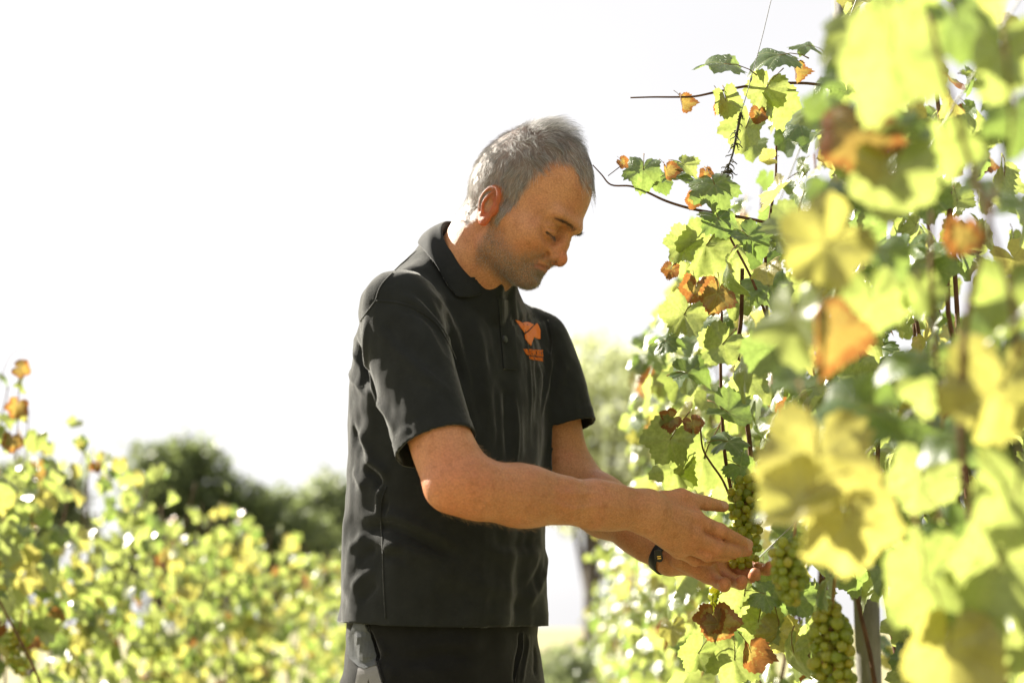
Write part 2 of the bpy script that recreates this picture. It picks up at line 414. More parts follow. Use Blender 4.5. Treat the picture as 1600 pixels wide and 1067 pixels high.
def vnoise(p, seed=0):
    """cheap value noise, 0..1"""
    i = np.floor(p).astype(np.int64); f = p - i; f = f * f * (3 - 2 * f); out = 0
    for dx in (0, 1):
        for dy in (0, 1):
            for dz in (0, 1):
                n = ((i[:, 0] + dx) * 374761393 + (i[:, 1] + dy) * 668265263 + (i[:, 2] + dz) * 2147483647 + seed * 974634777) & 0xffffffff
                n = ((n ^ (n >> 13)) * 1274126177) & 0xffffffff
                w = (f[:, 0] if dx else 1 - f[:, 0]) * (f[:, 1] if dy else 1 - f[:, 1]) * (f[:, 2] if dz else 1 - f[:, 2])
                out = out + w * ((n ^ (n >> 16)) & 0xffff) / 65535.0
    return out
def hair_mask(q):
    """1 where the scalp carries hair (head axes, mm)"""
    x, y, z = q[:, 0] * 1000, np.abs(q[:, 1]) * 1000, q[:, 2] * 1000
    w = (vnoise(q * 120) - .5) * 7
    # front hairline: high at the temple corners, lower in the middle
    front = np.interp(y, [0, 12, 30, 42, 52, 62, 80], [76, 78, 70, 53, 42, 26, 20])
    zlow = np.interp(x, [-110, -60, -34, -20, -9, 2, 9, 14, 24, 34, 50, 90], [-30, -30, -34, -14, 38, 30, -12, -14, 46, 62, 76, 96])
    m = smoothstep(-5, 5, z - zlow + w) * smoothstep(-6, 6, front - x + w)
    return m
def beard_mask(q):
    x, y, z = q[:, 0] * 1000, np.abs(q[:, 1]) * 1000, q[:, 2] * 1000
    w = (vnoise(q * 150, 3) - .5) * 8
    top = np.interp(x, [0, 8, 18, 40, 60, 72, 80, 100], [2, -2, -12, -24, -30, -20, -13, -13])
    m = smoothstep(12, -22, z - top + w) * (.75 + .25 * smoothstep(30, 62, x)) * smoothstep(-82, -66, z) * smoothstep(-2, 8, x + w * .5)
    lip = (np.abs(z + 26.5) < 6.0) & (y < 23) & (x > 66)
    m[lip] *= .08
    return m
def build_body(mat, h=.0016):
    lo = np.array([-.30, 1.70, .92]); hi = np.array([.50, 2.50, 1.86])
    v, f = surface(sd_body, lo, hi, h)
    return v, f
# ------------------------------------------------------------------ the man: skin, hair
def m_skin():
    t = NT("skin")
    co = t.coord()
    n1 = t.noise(9, 3, .6, co); n2 = t.noise(70, 3, .65, co); n3 = t.noise(420, 2, .6, co)
    base = t.ramp(n1, (.3, (.40, .168, .068)), (.7, (.51, .232, .108)))
    red = t.attr('red')
    blot = t.noise(28, 2, .5, co); base = t.mix(t.math('MULTIPLY', t.ramp(blot, (.45, 0.), (.7, 1.)), .35), base, (.46, .145, .075))
    base = t.mix(t.math('MULTIPLY', red, .75), base, (.54, .13, .065))
    freck = t.ramp(n2, (.52, 0.0), (.70, 1.0))
    base = t.mix(t.math('MULTIPLY', freck, .45), base, (.30, .105, .035))
    fine = t.ramp(n3, (.35, .78), (.65, 1.08))
    base = t.mix(1.0, base, fine, 'MULTIPLY')
    beard = t.attr('beard'); scalp = t.attr('scalp')
    base = t.mix(t.math('MULTIPLY', beard, t.ramp(t.noise(650, 1, .5, co), (.36, .25), (.58, .88))), base, (.13, .095, .07))
    base = t.mix(t.math('MULTIPLY', scalp, .85), base, (.17, .14, .125))
    lips = t.attr('lips'); base = t.mix(t.math('MULTIPLY', lips, .65), base, (.33, .115, .095))
    lash_shade = t.attr('lash_shade'); base = t.mix(lash_shade, base, (.022, .013, .009))  # lashes and the shade of the eye opening, painted into the skin colour
    nails = t.attr('nails'); base = t.mix(t.math('MULTIPLY', nails, .35), base, (.62, .42, .36))
    h = t.math('ADD', t.math('MULTIPLY', n2, .6), t.math('MULTIPLY', t.noise(900, 2, .6, co), .5))
    nb = t.bump(h, .8, .0018)
    r = t.math('SUBTRACT', t.math('ADD', .36, t.math('MULTIPLY', n2, .2)), t.math('MULTIPLY', nails, .2))
    sh = t.bsdf(base, r, .4, nb, Subsurface_Weight=t.math('ADD', .16, t.math('MULTIPLY', t.attr('ear'), .45)), Subsurface_Radius=(.010, .0035, .0018), Subsurface_Scale=.6)
    tl = t.n('ShaderNodeBsdfTranslucent'); tl.inputs[0].default_value = (1.0, .38, .16, 1)
    mx = t.n('ShaderNodeMixShader'); t.l(t.math('MULTIPLY', t.attr('ear'), .45), mx.inputs[0]); t.l(sh, mx.inputs[1]); t.l(tl.outputs[0], mx.inputs[2])
    return t.done(mx.outputs[0])
def m_hair(name, c0, c1, rough=.45):
    t = NT(name)
    hi = t.n('ShaderNodeHairInfo')
    c = t.ramp(hi.outputs['Random'], (0.0, c0), (.45, tuple(a * .6 + b * .4 for a, b in zip(c0, c1))), (1.0, c1))
    return t.done(t.bsdf(c, rough, .35))
def strands(name, roots, tips_fn, nseg, radius, mat, parent):
    """hair curves: roots (n,3), tips_fn -> (n, nseg+1, 3)"""
    P = tips_fn; n = len(P)
    hc = bpy.data.hair_curves.new(name)
    hc.add_curves([nseg + 1] * n)
    hc.attributes['position'].data.foreach_set('vector', P.reshape(-1).astype(np.float32))
    rad = np.tile(np.linspace(1, .25, nseg + 1), n) * np.repeat(np.broadcast_to(radius, n), nseg + 1)
    a = hc.attributes.get('radius') or hc.attributes.new('radius', 'FLOAT', 'POINT')
    a.data.foreach_set('value', rad.astype(np.float32))
    hc.materials.append(mat)
    o = bpy.data.objects.new(name, hc); COL.objects.link(o)
    if parent is not None:
        o.parent = parent; o.matrix_parent_inverse = world_of(parent).inverted()
    return o
def sample_faces(v, f, w, n, rng):
    """n random surface points with density w (per vertex) -> points, normals"""
    q = v[f]; a = q[:, 2] - q[:, 0]; b = q[:, 3] - q[:, 1]
    nn = np.cross(a, b); ar = np.linalg.norm(nn, axis=1)
    pr = ar * w[f].mean(1); pr = pr / pr.sum()
    i = rng.choice(len(f), n, p=pr); s, t = rng.random((2, n, 1))
    p = (q[i, 0] * (1 - s) + q[i, 1] * s) * (1 - t) + (q[i, 3] * (1 - s) + q[i, 2] * s) * t
    return p, nn[i] / ar[i][:, None]
def unit(a): return a / np.maximum(np.linalg.norm(a, axis=1), 1e-9)[:, None]
def dress_body(v, f, parent, me):
    rng = np.random.default_rng(5)
    q = (v - HO) @ HM; onhead = (np.linalg.norm(q - MM(0, 0, 40), axis=1) < .16) & (q[:, 2] > -.085)
    hm = np.zeros(len(v)); bm = np.zeros(len(v)); lip = np.zeros(len(v)); ear = np.zeros(len(v)); red = np.zeros(len(v))
    Q = q[onhead]; mm = Q * 1000
    notear = (np.abs(mm[:, 1]) < 74.5) | (mm[:, 2] > 38) | (mm[:, 0] > 12)
    hm[onhead] = hair_mask(Q) * notear; bm[onhead] = beard_mask(Q) * (np.abs(mm[:, 1]) < 73)
    ay = np.abs(mm[:, 1])
    lip[onhead] = smoothstep(7.0, 4.5, np.abs(mm[:, 2] + 26.5 + ay * .16)) * smoothstep(26, 21, ay) * (mm[:, 0] > 68)
    ear[onhead] = smoothstep(73, 77, ay) * (mm[:, 0] < 14) * (mm[:, 2] < 36) * (mm[:, 2] > -30)
    g = lambda x, y, z, r: np.exp(-((mm[:, 0] - x) ** 2 + (ay - y) ** 2 + (mm[:, 2] - z) ** 2) / r ** 2)
    red[onhead] = .8 * g(100, 0, -2, 16) + .45 * g(68, 40, -4, 22) + .45 * ear[onhead] + .25 * g(92, 0, 60, 30)
    for H in (HAND_N, HAND_F):
        for k in H:
            for j in (0, 1):
                red += .45 * np.exp(-((v - H[k][0][j]) ** 2).sum(1) / .013 ** 2)
            red += .5 * np.exp(-((v - H[k][0][3]) ** 2).sum(1) / .012 ** 2)
    red += .7 * np.exp(-((v - EN) ** 2).sum(1) / .045 ** 2)
    nails = np.zeros(len(v)); lash_shade = np.zeros(len(v))
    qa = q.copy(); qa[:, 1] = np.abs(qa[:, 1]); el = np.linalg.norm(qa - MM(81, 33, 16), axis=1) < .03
    dl, tl_ = polydist(qa[el], np.array(spline([MM(78.0, 22.5, 17.4), MM(81.6, 27, 16.2), MM(81.2, 36, 15.6), MM(75.5, 44.5, 17.0)], 5))); lash_shade[el] = .92 * smoothstep(.0026, .0013, dl)
    for c, ax, nn, L in ((at(1132, 787.5, 2.022), HAND_N['thumb'][0][3] - HAND_N['thumb'][0][2], -FW * .8 + UP * .55, .0085),
                     (at(1169, 847, 2.022), HAND_N['index'][0][3] - HAND_N['index'][0][2], HN_N, .007), (at(1169, 857, 2.025), HAND_N['middle'][0][3] - HAND_N['middle'][0][2], HN_N, .006)):
        ax = nrm(ax); nn = nrm(nn - ax * (nn @ ax)); sd = np.cross(ax, nn); dlt = v - c
        e = (dlt @ ax / L) ** 2 + (dlt @ sd / (L * .72)) ** 2
        nails = np.maximum(nails, smoothstep(1.1, .8, e) * (dlt @ nn > -.006))
    for nme, arr in (('scalp', hm), ('beard', bm), ('lips', lip), ('ear', ear), ('red', np.clip(red, 0, 1)), ('lash_shade', lash_shade), ('nails', nails)): add_attr(me, nme, arr)
    # ---- scalp hair
    L2W = HM; hgrey = m_hair("grey_hair", (.035, .032, .030), (.56, .54, .52)); hdark = m_hair("stubble", (.06, .045, .035), (.50, .46, .42))
    hbrown = m_hair("brow_hair", (.05, .035, .025), (.13, .10, .08))
    hl = m_hair("arm_hair", (.30, .17, .08), (.50, .32, .17))
    n = 17000
    p, nn = sample_faces(v, f, hm * (1 + 0 * hm), n, rng)
    pq = (p - HO) @ HM; nq = nn @ HM
    x, y, z = (pq * 1000).T
    whorl = MM(-72, 6, 118)
    away = pq - whorl; away -= nq * (away * nq).sum(1)[:, None]; away = unit(away)
    top = smoothstep(88, 125, z) * smoothstep(-70, -20, x)
    side = 1 - smoothstep(60, 105, z)
    back = smoothstep(-20, -70, x)
    down = np.array([0, 0, -1.0]) + np.array([.25, 0, 0]) * (1 - back)[:, None]
    dirn = away * (1 - side * .8)[:, None] + down * (side * .9)[:, None] + np.array([.55, 0, .0]) * top[:, None]
    cl = np.stack([vnoise(pq * 95, 11), vnoise(pq * 95, 12), vnoise(pq * 95, 13)], 1) - .5      # clumps
    dirn = dirn + cl * (1.3 + .9 * top)[:, None] + rng.normal(0, .10, (n, 3))
    dirn -= nq * (dirn * nq).sum(1)[:, None]; dirn = unit(dirn)
    length = (12 + 26 * top + 9 * smoothstep(40, 95, z) * (1 - top) - 6 * smoothstep(10, -25, z)) * rng.uniform(.7, 1.12, n) * .001
    fringe = smoothstep(48, 68, x) * smoothstep(100, 118, z)
    length *= 1 - .25 * fringe
    lift = (.55 + .85 * top * (.6 + .8 * vnoise(pq * 60, 17)) + .10 * rng.normal(0, 1, n)).clip(.15, 1.3)
    lift = lift * (1 - .4 * back)
    fz = smoothstep(-25, 40, x) * top
    lift = lift * (1 - .72 * fz); length = length * (1 - .66 * fz); dirn = unit(dirn + np.array([.5, 0, -.25]) * fz[:, None] + np.array([0, -.25, 0]) * fz[:, None])
    ns = 4; P = np.zeros((n, ns + 1, 3)); P[:, 0] = pq - nq * .0008
    grav = np.array([math.sin(PP), 0, -math.cos(PP)])
    for k in range(ns):
        u = (k + .5) / ns
        dd = unit(dirn + nq * (lift * (1.15 - 1.0 * u))[:, None] + grav * (.30 * u * top)[:, None] + cl * (.5 * u))
        P[:, k + 1] = P[:, k] + dd * (length / ns)[:, None]
    P = HO + P @ HM.T
    hair = strands('hair', None, P, ns, rng.uniform(.00008, .00016, n), hgrey, parent)
    # ---- stubble
    nb = 9500
    p, nn = sample_faces(v, f, bm, nb, rng)
    pq = (p - HO) @ HM; nq = nn @ HM
    dirn = unit(np.array([.25, 0, -1.0]) + rng.normal(0, .35, (nb, 3)) + nq * .9)
    P = np.zeros((nb, 3, 3)); P[:, 0] = p; L = rng.uniform(.0014, .0034, nb)[:, None]
    dw = dirn @ HM.T; P[:, 1] = p + dw * L * .5; P[:, 2] = p + dw * L
    strands('stubble', None, P, 2, .000085, hdark, parent)
    # ---- eyebrows and lashes
    roots, dirs, lens = [], [], []
    for s in (-1, 1):
        m = 420
        u = rng.random(m) ** .9 * (1 if s < 0 else .7) + (0 if s < 0 else .3)
        yy = 9 + 37 * u; zz = 39.5 + 5.0 * np.sin(u * 2.3) - 2.5 * u + rng.normal(0, 1, m) * (2.3 - 1.3 * u)
        xx = np.full(m, 104.0)
        for j in range(60):
            pts = np.stack([xx, yy, zz], 1) * .001; d = sd_head(pts); xx = xx - np.clip(d * 1000 * .8, -1, 3)
        roots.append(np.stack([xx, s * yy, zz], 1) * .001)
        dirs.append(np.stack([.25 - .3 * u, s * (.35 + .9 * u), .65 - .9 * u], 1) + rng.normal(0, .16, (m, 3))); lens.append(rng.uniform(.005, .009, m))
        m = 90 if s < 0 else 8; u = rng.random(m)
        sl = np.array(spline([MM(79.0, 21.5, 19.0), MM(82.2, 27, 17.2), MM(81.6, 36, 16.6), MM(75, 45.5, 18.2)], 8))
        rp = np.stack([np.interp(u, np.linspace(0, 1, len(sl)), sl[:, k]) for k in range(3)], 1); rp[:, 1] *= s
        roots.append(rp); dirs.append(np.stack([np.full(m, .9), s * (u - .5) * .9, np.full(m, -.75)], 1) + rng.normal(0, .12, (m, 3))); lens.append(rng.uniform(.005, .008, m))
    r0 = np.concatenate(roots); dd = unit(np.concatenate(dirs)); LL = np.concatenate(lens)[:, None]
    P = np.zeros((len(r0), 4, 3))
    for k in range(4): P[:, k] = r0 + dd * LL * k / 3 + np.array([0, 0, -.0012]) * (k / 3) ** 2 - dd * .001
    strands('eyebrows', None, HO + P @ HM.T, 3, .00010, hbrown, parent)
    # ---- fine hair on the forearms
    wv = np.zeros(len(v))
    for a, b in ((EN, WN), (EF, WF)):
        ba = b - a; t = ((v - a) @ ba) / (ba @ ba); dist = np.linalg.norm(v - a - np.clip(t, 0, 1)[:, None] * ba, axis=1)
        wv = np.maximum(wv, (t > -.05) * (t < 1.0) * (dist < .06))
    na = 5200
    p, nn = sample_faces(v, f, wv, na, rng)
    dr = np.where((np.linalg.norm(p - EN, axis=1) < np.linalg.norm(p - EF, axis=1))[:, None], FD_N, FD_F)
    dr = unit(dr * .8 - UP * .45 + rng.normal(0, .3, (na, 3)) + nn * .55); L = rng.uniform(.006, .013, na)[:, None]
    P = np.zeros((na, 4, 3))
    for k in range(4): P[:, k] = p + dr * L * k / 3 - nn * L * .18 * (k / 3) ** 2
    strands('arm_hair', None, P, 3, .00006, hl, parent)
# ------------------------------------------------------------------ the man: clothes
def zrow(y, d=2.14): return at(700, y, d)[2]
# photo row -> torso centre column, half width, half depth behind and in front
ROWS = [(372, 722, .068, .058, .035), (400, 719, .100, .066, .050), (440, 714, .136, .080, .067), (490, 709, .164, .098, .092), (540, 704, .177, .112, .108), (620, 703, .177, .116, .117),
        (700, 702, .174, .114, .117), (800, 702, .174, .116, .121), (900, 698, .177, .117, .124), (990, 695, .180, .120, .124), (1040, 698, .180, .120, .124)]
_z = np.array([zrow(r[0]) for r in ROWS])[::-1]; _c = np.array([at(r[1], r[0], 2.14)[0] for r in ROWS])[::-1]
_cy = np.array([at(r[1], r[0], 2.14)[1] for r in ROWS])[::-1]
_a, _b, _bf = (np.array([r[k] for r in ROWS])[::-1] for k in (2, 3, 4))
YC = float(np.mean(_cy))
def loft(p, grow=0.0, e=2.35):
    z = p[:, 2]; cx = np.interp(z, _z, _c); a = np.interp(z, _z, _a) + grow
    dx = p[:, 0] - cx; dy = p[:, 1] - YC
    l = dx * TR[0] + dy * TR[1]; f = dx * TF[0] + dy * TF[1]
    b = np.where(f < 0, np.interp(z, _z, _b), np.interp(z, _z, _bf)) + grow
    k = (np.abs(l / a) ** e + np.abs(f / b) ** e) ** (1 / e)
    d = (k - 1) * np.minimum(a, b)
    return np.maximum(d, np.maximum(z - _z[-1] , _z[0] - z) )
HEMN, HEMF = at(680, 698, 1.885), at(882, 672, 2.245)
AXN, AXF = nrm(HEMN - SN), nrm(HEMF - SF)
def sleeves(p, g=0.0):
    d = econe(p, SN + AXN * -.005, HEMN + AXN * .05, .0535 + g, .0485 + g, TF, 1.12)
    d2 = econe(p, SF + AXF * -.005, HEMF + AXF * .05, .0535 + g, .0500 + g, TF, 1.08)
    return d, d2
def sd_shirt(p, g=0.0):
    d = loft(p, g)
    s1, s2 = sleeves(p, g)
    d = smin(d, s1, .035); d = smin(d, s2, .035)
    return d
CR = at(738, 402, 2.125)                                   # collar ring
E1 = nrm(TF * .086 - np.array([0, 0, .100])); E2 = TR; E3 = nrm(TF * .100 + np.array([0, 0, .086]))
HEM_P, HEM_N = at(695, 972, 2.14), nrm(np.array([.035, -.02, 1.0]))
def cut(bm, co, no):
    """keep the side the normal points away from"""
    bmesh.ops.bisect_plane(bm, geom=bm.verts[:] + bm.edges[:] + bm.faces[:], plane_co=Vector(co), plane_no=Vector(no), clear_outer=True, dist=1e-5)
def cut_local(bm, co, no, inside):
    """the same for the vertices that inside() picks"""
    bm.verts.ensure_lookup_table()
    ok = inside(np.array([v.co[:] for v in bm.verts]))
    vs_ = [v for v, k in zip(bm.verts, ok) if k]; s = set(vs_)
    es = [e for e in bm.edges if e.verts[0] in s and e.verts[1] in s]; fs = [f for f in bm.faces if all(v in s for v in f.verts)]
    bmesh.ops.bisect_plane(bm, geom=vs_ + es + fs, plane_co=Vector(co), plane_no=Vector(no), clear_outer=True, dist=1e-5)
def shirt_shell(h=.009):
    v, f = surface(sd_shirt, np.array([-.32, 1.72, .95]), np.array([.22, 2.52, 1.66]), h, B=8)
    bm = bmesh.new(); me = mesh_np("t", v, f); bm.from_mesh(me); bpy.data.meshes.remove(me)
    cut(bm, HEM_P, -HEM_N)
    cut_local(bm, HEMN, AXN, lambda p: (sleeves(p)[0] < loft(p) - .004) & (sleeves(p)[0] < .03))
    cut_local(bm, HEMF, AXF, lambda p: (sleeves(p)[1] < loft(p) - .004) & (sleeves(p)[1] < .03))
    bm.verts.ensure_lookup_table(); P = np.array([v.co[:] for v in bm.verts]) - CR
    t = P @ E3; r = np.linalg.norm(P - t[:, None] * E3, axis=1)
    f_ = P @ TF
    kill = ((r < .062) & (t > np.where(f_ > 0, -.046, -.05))) | ((t > -.012) & (r < .12))
    bmesh.ops.delete(bm, geom=[bm.verts[i] for i in np.nonzero(kill)[0]], context='VERTS')
    bmesh.ops.remove_doubles(bm, verts=bm.verts[:], dist=h * .22)
    big = []                                                # keep the largest piece
    seen = set()
    for v0 in bm.verts:
        if v0 in seen: continue
        st = [v0]; isl = []; seen.add(v0)
        while st:
            x = st.pop(); isl.append(x)
            for e in x.link_edges:
                o = e.other_vert(x)
                if o not in seen: seen.add(o); st.append(o)
        if len(isl) > len(big): big = isl
    keep = set(big); bmesh.ops.delete(bm, geom=[v for v in bm.verts if v not in keep], context='VERTS')
    return bm
FOLDS = [  # photo polyline, height in mm (valleys negative), width in mm, end taper
    # front of the near sleeve and armhole
    ([(596, 474), (622, 476), (650, 486), (676, 508), (694, 540), (704, 566)], -5.0, 6, .25),
    ([(604, 466), (640, 468), (668, 484), (692, 512), (708, 545), (720, 575)], 4.0, 8, .25),
    ([(592, 482), (602, 508), (638, 542), (675, 574), (712, 602), (733, 626)], -4.5, 7, .3),
    ([(592, 498), (604, 524), (634, 556), (672, 590), (706, 614)], 3.0, 10, .3),
    ([(640, 450), (668, 478), (690, 505), (708, 540), (722, 585), (732, 622)], -6.0, 7, .2),
    ([(655, 440), (686, 472), (706, 510), (722, 560), (733, 600)], 4.0, 9, .3),
    ([(640, 580), (668, 612), (700, 634), (726, 644)], -2.5, 8, .4),
    ([(618, 610), (640, 640), (670, 655)], 2.0, 9, .4),
    # back of the sleeve, armhole at the back
    ([(552, 528), (562, 560), (570, 588), (580, 614)], -9.0, 10, .3),
    ([(547, 540), (556, 564), (567, 588), (583, 624), (592, 640)], 3.0, 4, .3),
    ([(544, 575), (551, 592), (572, 616), (584, 632)], 3.0, 5, .3),
    ([(588, 474), (577, 495), (575, 530), (580, 580), (593, 624), (606, 652), (620, 690)], 5.0, 7, .2),
    # small of the back and side
    ([(548, 660), (556, 690), (572, 716)], -5.0, 8, .3), ([(560, 668), (572, 700), (590, 722)], 4.0, 7, .3),
    ([(566, 716), (584, 724), (600, 738), (604, 758)], 6.0, 5.5, .3), ([(566, 732), (580, 738), (592, 752), (590, 770)], -7.0, 5, .3),
    ([(550, 730), (562, 752), (576, 764)], 3.5, 6, .3),
    ([(606, 760), (596, 764), (593, 784), (592, 806)], 5.0, 5, .3), ([(606, 775), (603, 790), (602, 812)], -4.0, 5, .3),
    ([(556, 800), (568, 822), (608, 822), (640, 834), (676, 850), (735, 876)], -9.0, 8, .35),
    ([(560, 792), (580, 806), (612, 806), (650, 822), (690, 842), (740, 864)], 6.0, 9, .35),
    ([(566, 842), (600, 846), (640, 862), (690, 878)], 4.5, 10, .35),
    ([(596, 862), (610, 856), (632, 852)], 4.5, 6, .3), ([(600, 874), (616, 868), (640, 870)], -4.0, 7, .3),
    ([(556, 880), (570, 866), (590, 852)], -4.0, 7, .3), ([(546, 920), (562, 905), (588, 884)], 4.0, 7, .3), ([(556, 940), (575, 925), (592, 908)], -4.0, 6, .3),
    ([(544, 862), (556, 846), (572, 838)], 3.0, 7, .3),
    # belly
    ([(640, 895), (720, 905), (800, 925), (850, 928)], 2.5, 12, .3), ([(660, 925), (760, 936), (840, 950)], -2.0, 10, .3),
    ([(856, 862), (846, 905), (826, 945), (812, 958)], 3.0, 7, .3), ([(846, 868), (836, 900), (815, 930)], -3.0, 7, .3),
    ([(760, 838), (800, 850), (850, 846)], -3.0, 8, .3), ([(740, 850), (790, 866), (848, 866)], 3.0, 9, .3),
    # chest
    ([(802, 600), (805, 660), (806, 735)], 3.0, 5, .3), ([(792, 600), (793, 660), (794, 735)], -2.0, 6, .3),
    ([(812, 478), (821, 530), (828, 600), (830, 680)], 2.6, 4, .25), ([(820, 470), (832, 520), (838, 590), (840, 670)], -1.6, 5, .25),
    ([(826, 462), (838, 490), (846, 515)], 1.6, 4, .3), ([(826, 455), (842, 492), (852, 520)], -2.2, 4, .3),
    ([(835, 452), (854, 496), (861, 534), (858, 560)], -3.5, 4, .2), ([(843, 532), (858, 560), (857, 592), (850, 622), (846, 660)], 3.0, 4.5, .25),
    ([(838, 560), (848, 590), (846, 640)], -2.4, 5, .3), ([(875, 545), (868, 570), (862, 600), (860, 640)], -3.0, 5, .3), ([(884, 560), (878, 590), (866, 625)], 2.4, 5, .3),
    ([(740, 480), (752, 540), (760, 610), (764, 690)], 2.2, 9, .3), ([(720, 500), (735, 560), (744, 640)], -2.0, 9, .3), ([(772, 590), (778, 650), (780, 720)], -1.8, 7, .3),
]
def raycaster(me):
    bm = bmesh.new(); bm.from_mesh(me); t = BVHTree.FromBMesh(bm); bm.free()
    def hit(x, y, up=0.0):
        co, no, _, _ = t.ray_cast(Vector(CAM), Vector(ray(x, y)))
        if co is None:
            co, no, _, _ = t.find_nearest(Vector(at(x, y, 2.1)))
        if no.dot(Vector(ray(x, y))) > 0: no = -no
        return np.array(co + no * up), np.array(no)
    return hit
def polydist(p, pts):
    """distance to a polyline and the place along it, 0..1"""
    seg = np.linalg.norm(np.diff(pts, axis=0), axis=1); cum = np.concatenate([[0], np.cumsum(seg)])
    best = np.full(len(p), 9.0); tt = np.zeros(len(p))
    for i in range(len(pts) - 1):
        ba = pts[i + 1] - pts[i]; t = np.clip(((p - pts[i]) @ ba) / max(ba @ ba, 1e-12), 0, 1)
        d = np.linalg.norm(p - pts[i] - t[:, None] * ba, axis=1); m = d < best
        best[m] = d[m]; tt[m] = ((cum[i] + t * seg[i]) / cum[-1])[m]
    return best, tt
def normals_np(v, f):
    q = v[f]; n = np.cross(q[:, 2] - q[:, 0], q[:, 3] - q[:, 1]); out = np.zeros_like(v)
    for k in range(4): np.add.at(out, f[:, k], n)
    return unit(out)
def mesh_normals(me):
    a = np.zeros(len(me.vertices) * 3, np.float32); me.vertices.foreach_get('normal', a); return a.reshape(-1, 3).astype(float)
def mesh_verts(me):
    a = np.zeros(len(me.vertices) * 3, np.float32); me.vertices.foreach_get('co', a); return a.reshape(-1, 3).astype(float)
def fold_shape(me, folds, extra=None):
    v = mesh_verts(me); n = mesh_normals(me); hit = raycaster(me); disp = np.zeros(len(v))
    for pts, hgt, wid, tap in folds:
        P = np.array([hit(x, y)[0] for x, y in spline2(pts, 4)])
        near = np.linalg.norm(v - P.mean(0), axis=1) < np.linalg.norm(P - P.mean(0), axis=1).max() + .04
        d, t = polydist(v[near], P)
        w = wid * .001
        amp = smoothstep(0, tap, t) * smoothstep(1, 1 - tap, t)
        disp[near] += hgt * .00115 * amp * np.exp(-(d / w) ** 2)
    if extra is not None: disp += extra(v, n)
    v = v + n * disp[:, None]
    me.vertices.foreach_set('co', v.ravel().astype(np.float32)); me.update()
def spline2(pts, n):
    return [tuple(p[:2]) for p in spline([(x, y, 0) for x, y in pts], n)]
def band_h(d, w, h):                                        # a doubled hem, w wide, h thick
    return h * smoothstep(w + .0012, w - .0012, d)
def shirt_extra(v, n):
    s1, s2 = sleeves(v); lo_ = loft(v)
    u = v.copy(); u[:, 2] *= .35
    e = (vnoise(u * 26, 5) - .5) * .009 + (vnoise(v * 55, 6) - .5) * .0022 + (vnoise(u * 90, 8) - .5) * .0016
    e += (vnoise(v * 26 * np.array([1, 1, .8]), 7) - .5) * .005 * smoothstep(zrow(520), zrow(640), v[:, 2])
    on1 = (s1 < lo_ - .002); on2 = (s2 < lo_ - .002)
    e += np.where(on1, band_h(-((v - HEMN) @ AXN), .021, .0016), 0) + np.where(on2, band_h(-((v - HEMF) @ AXF), .021, .0016), 0)
    e += band_h((v - HEM_P) @ HEM_N, .022, .0007)
    e += .004 * smoothstep(.09, .0, (v - HEM_P) @ HEM_N) * np.sin((v @ TR) * 38 + 1.0)
    return e
def solidify(o, th):
    m = o.modifiers.new("thickness", 'SOLIDIFY'); m.thickness = th; m.offset = -1; m.use_even_offset = False
def ribbon(name, hit, pts, w, h, mat, parent, n=6, ups=None):
    """a flat band w wide (m) laid on a surface along a photo polyline, standing h proud"""
    P, N = [], []
    for x, y in spline2(pts, n):
        a, b = hit(x, y); P.append(a); N.append(b)
    P = np.array(P); N = unit(np.array(N)); N = unit(N + np.roll(N, 1, 0) * .5 + np.roll(N, -1, 0) * .5) if len(N) > 4 else N
    T = unit(np.gradient(P, axis=0)); S = unit(np.cross(T, N)); v, f = [], []
    for i in range(len(P)):
        for s, u in ((-1, -.001), (-.85, h), (.85, h), (1, -.001)): v.append(P[i] + S[i] * s * w / 2 + N[i] * u)
    for i in range(len(P) - 1):
        for k in range(3): f.append((4 * i + k, 4 * i + 4 + k, 4 * i + 5 + k, 4 * i + 1 + k))
    f += [(0, 1, 2, 3), tuple(4 * len(P) - 4 + k for k in (3, 2, 1, 0))]
    return link(name, mesh_py(name, v, f), mat, parent)
def patch(name, hit, poly, h, mat, parent, step=2.0):
    """a flat patch cut to a photo outline, laid on a surface and standing h proud"""
    bm = bmesh.new(); vs_ = [bm.verts.new((x, y, 0)) for x, y in poly]; bm.faces.new(vs_)
    xs = [p[0] for p in poly]; ys = [p[1] for p in poly]
    for k in np.arange(math.floor(min(xs)), max(xs), step): bmesh.ops.bisect_plane(bm, geom=bm.verts[:] + bm.edges[:] + bm.faces[:], plane_co=(k, 0, 0), plane_no=(1, 0, 0))
    for k in np.arange(math.floor(min(ys)), max(ys), step): bmesh.ops.bisect_plane(bm, geom=bm.verts[:] + bm.edges[:] + bm.faces[:], plane_co=(0, k, 0), plane_no=(0, 1, 0))
    r = bmesh.ops.extrude_face_region(bm, geom=bm.faces[:])
    top = set(e for e in r['geom'] if isinstance(e, bmesh.types.BMVert))
    for v in bm.verts:
        p, n = hit(v.co.x, v.co.y); v.co = Vector(p + n * (h if v in top else -.001))
    bmesh.ops.recalc_face_normals(bm, faces=bm.faces[:])
    me = bpy.data.meshes.new(name); bm.to_mesh(me); bm.free()
    return link(name, me, mat, parent, smooth=False)
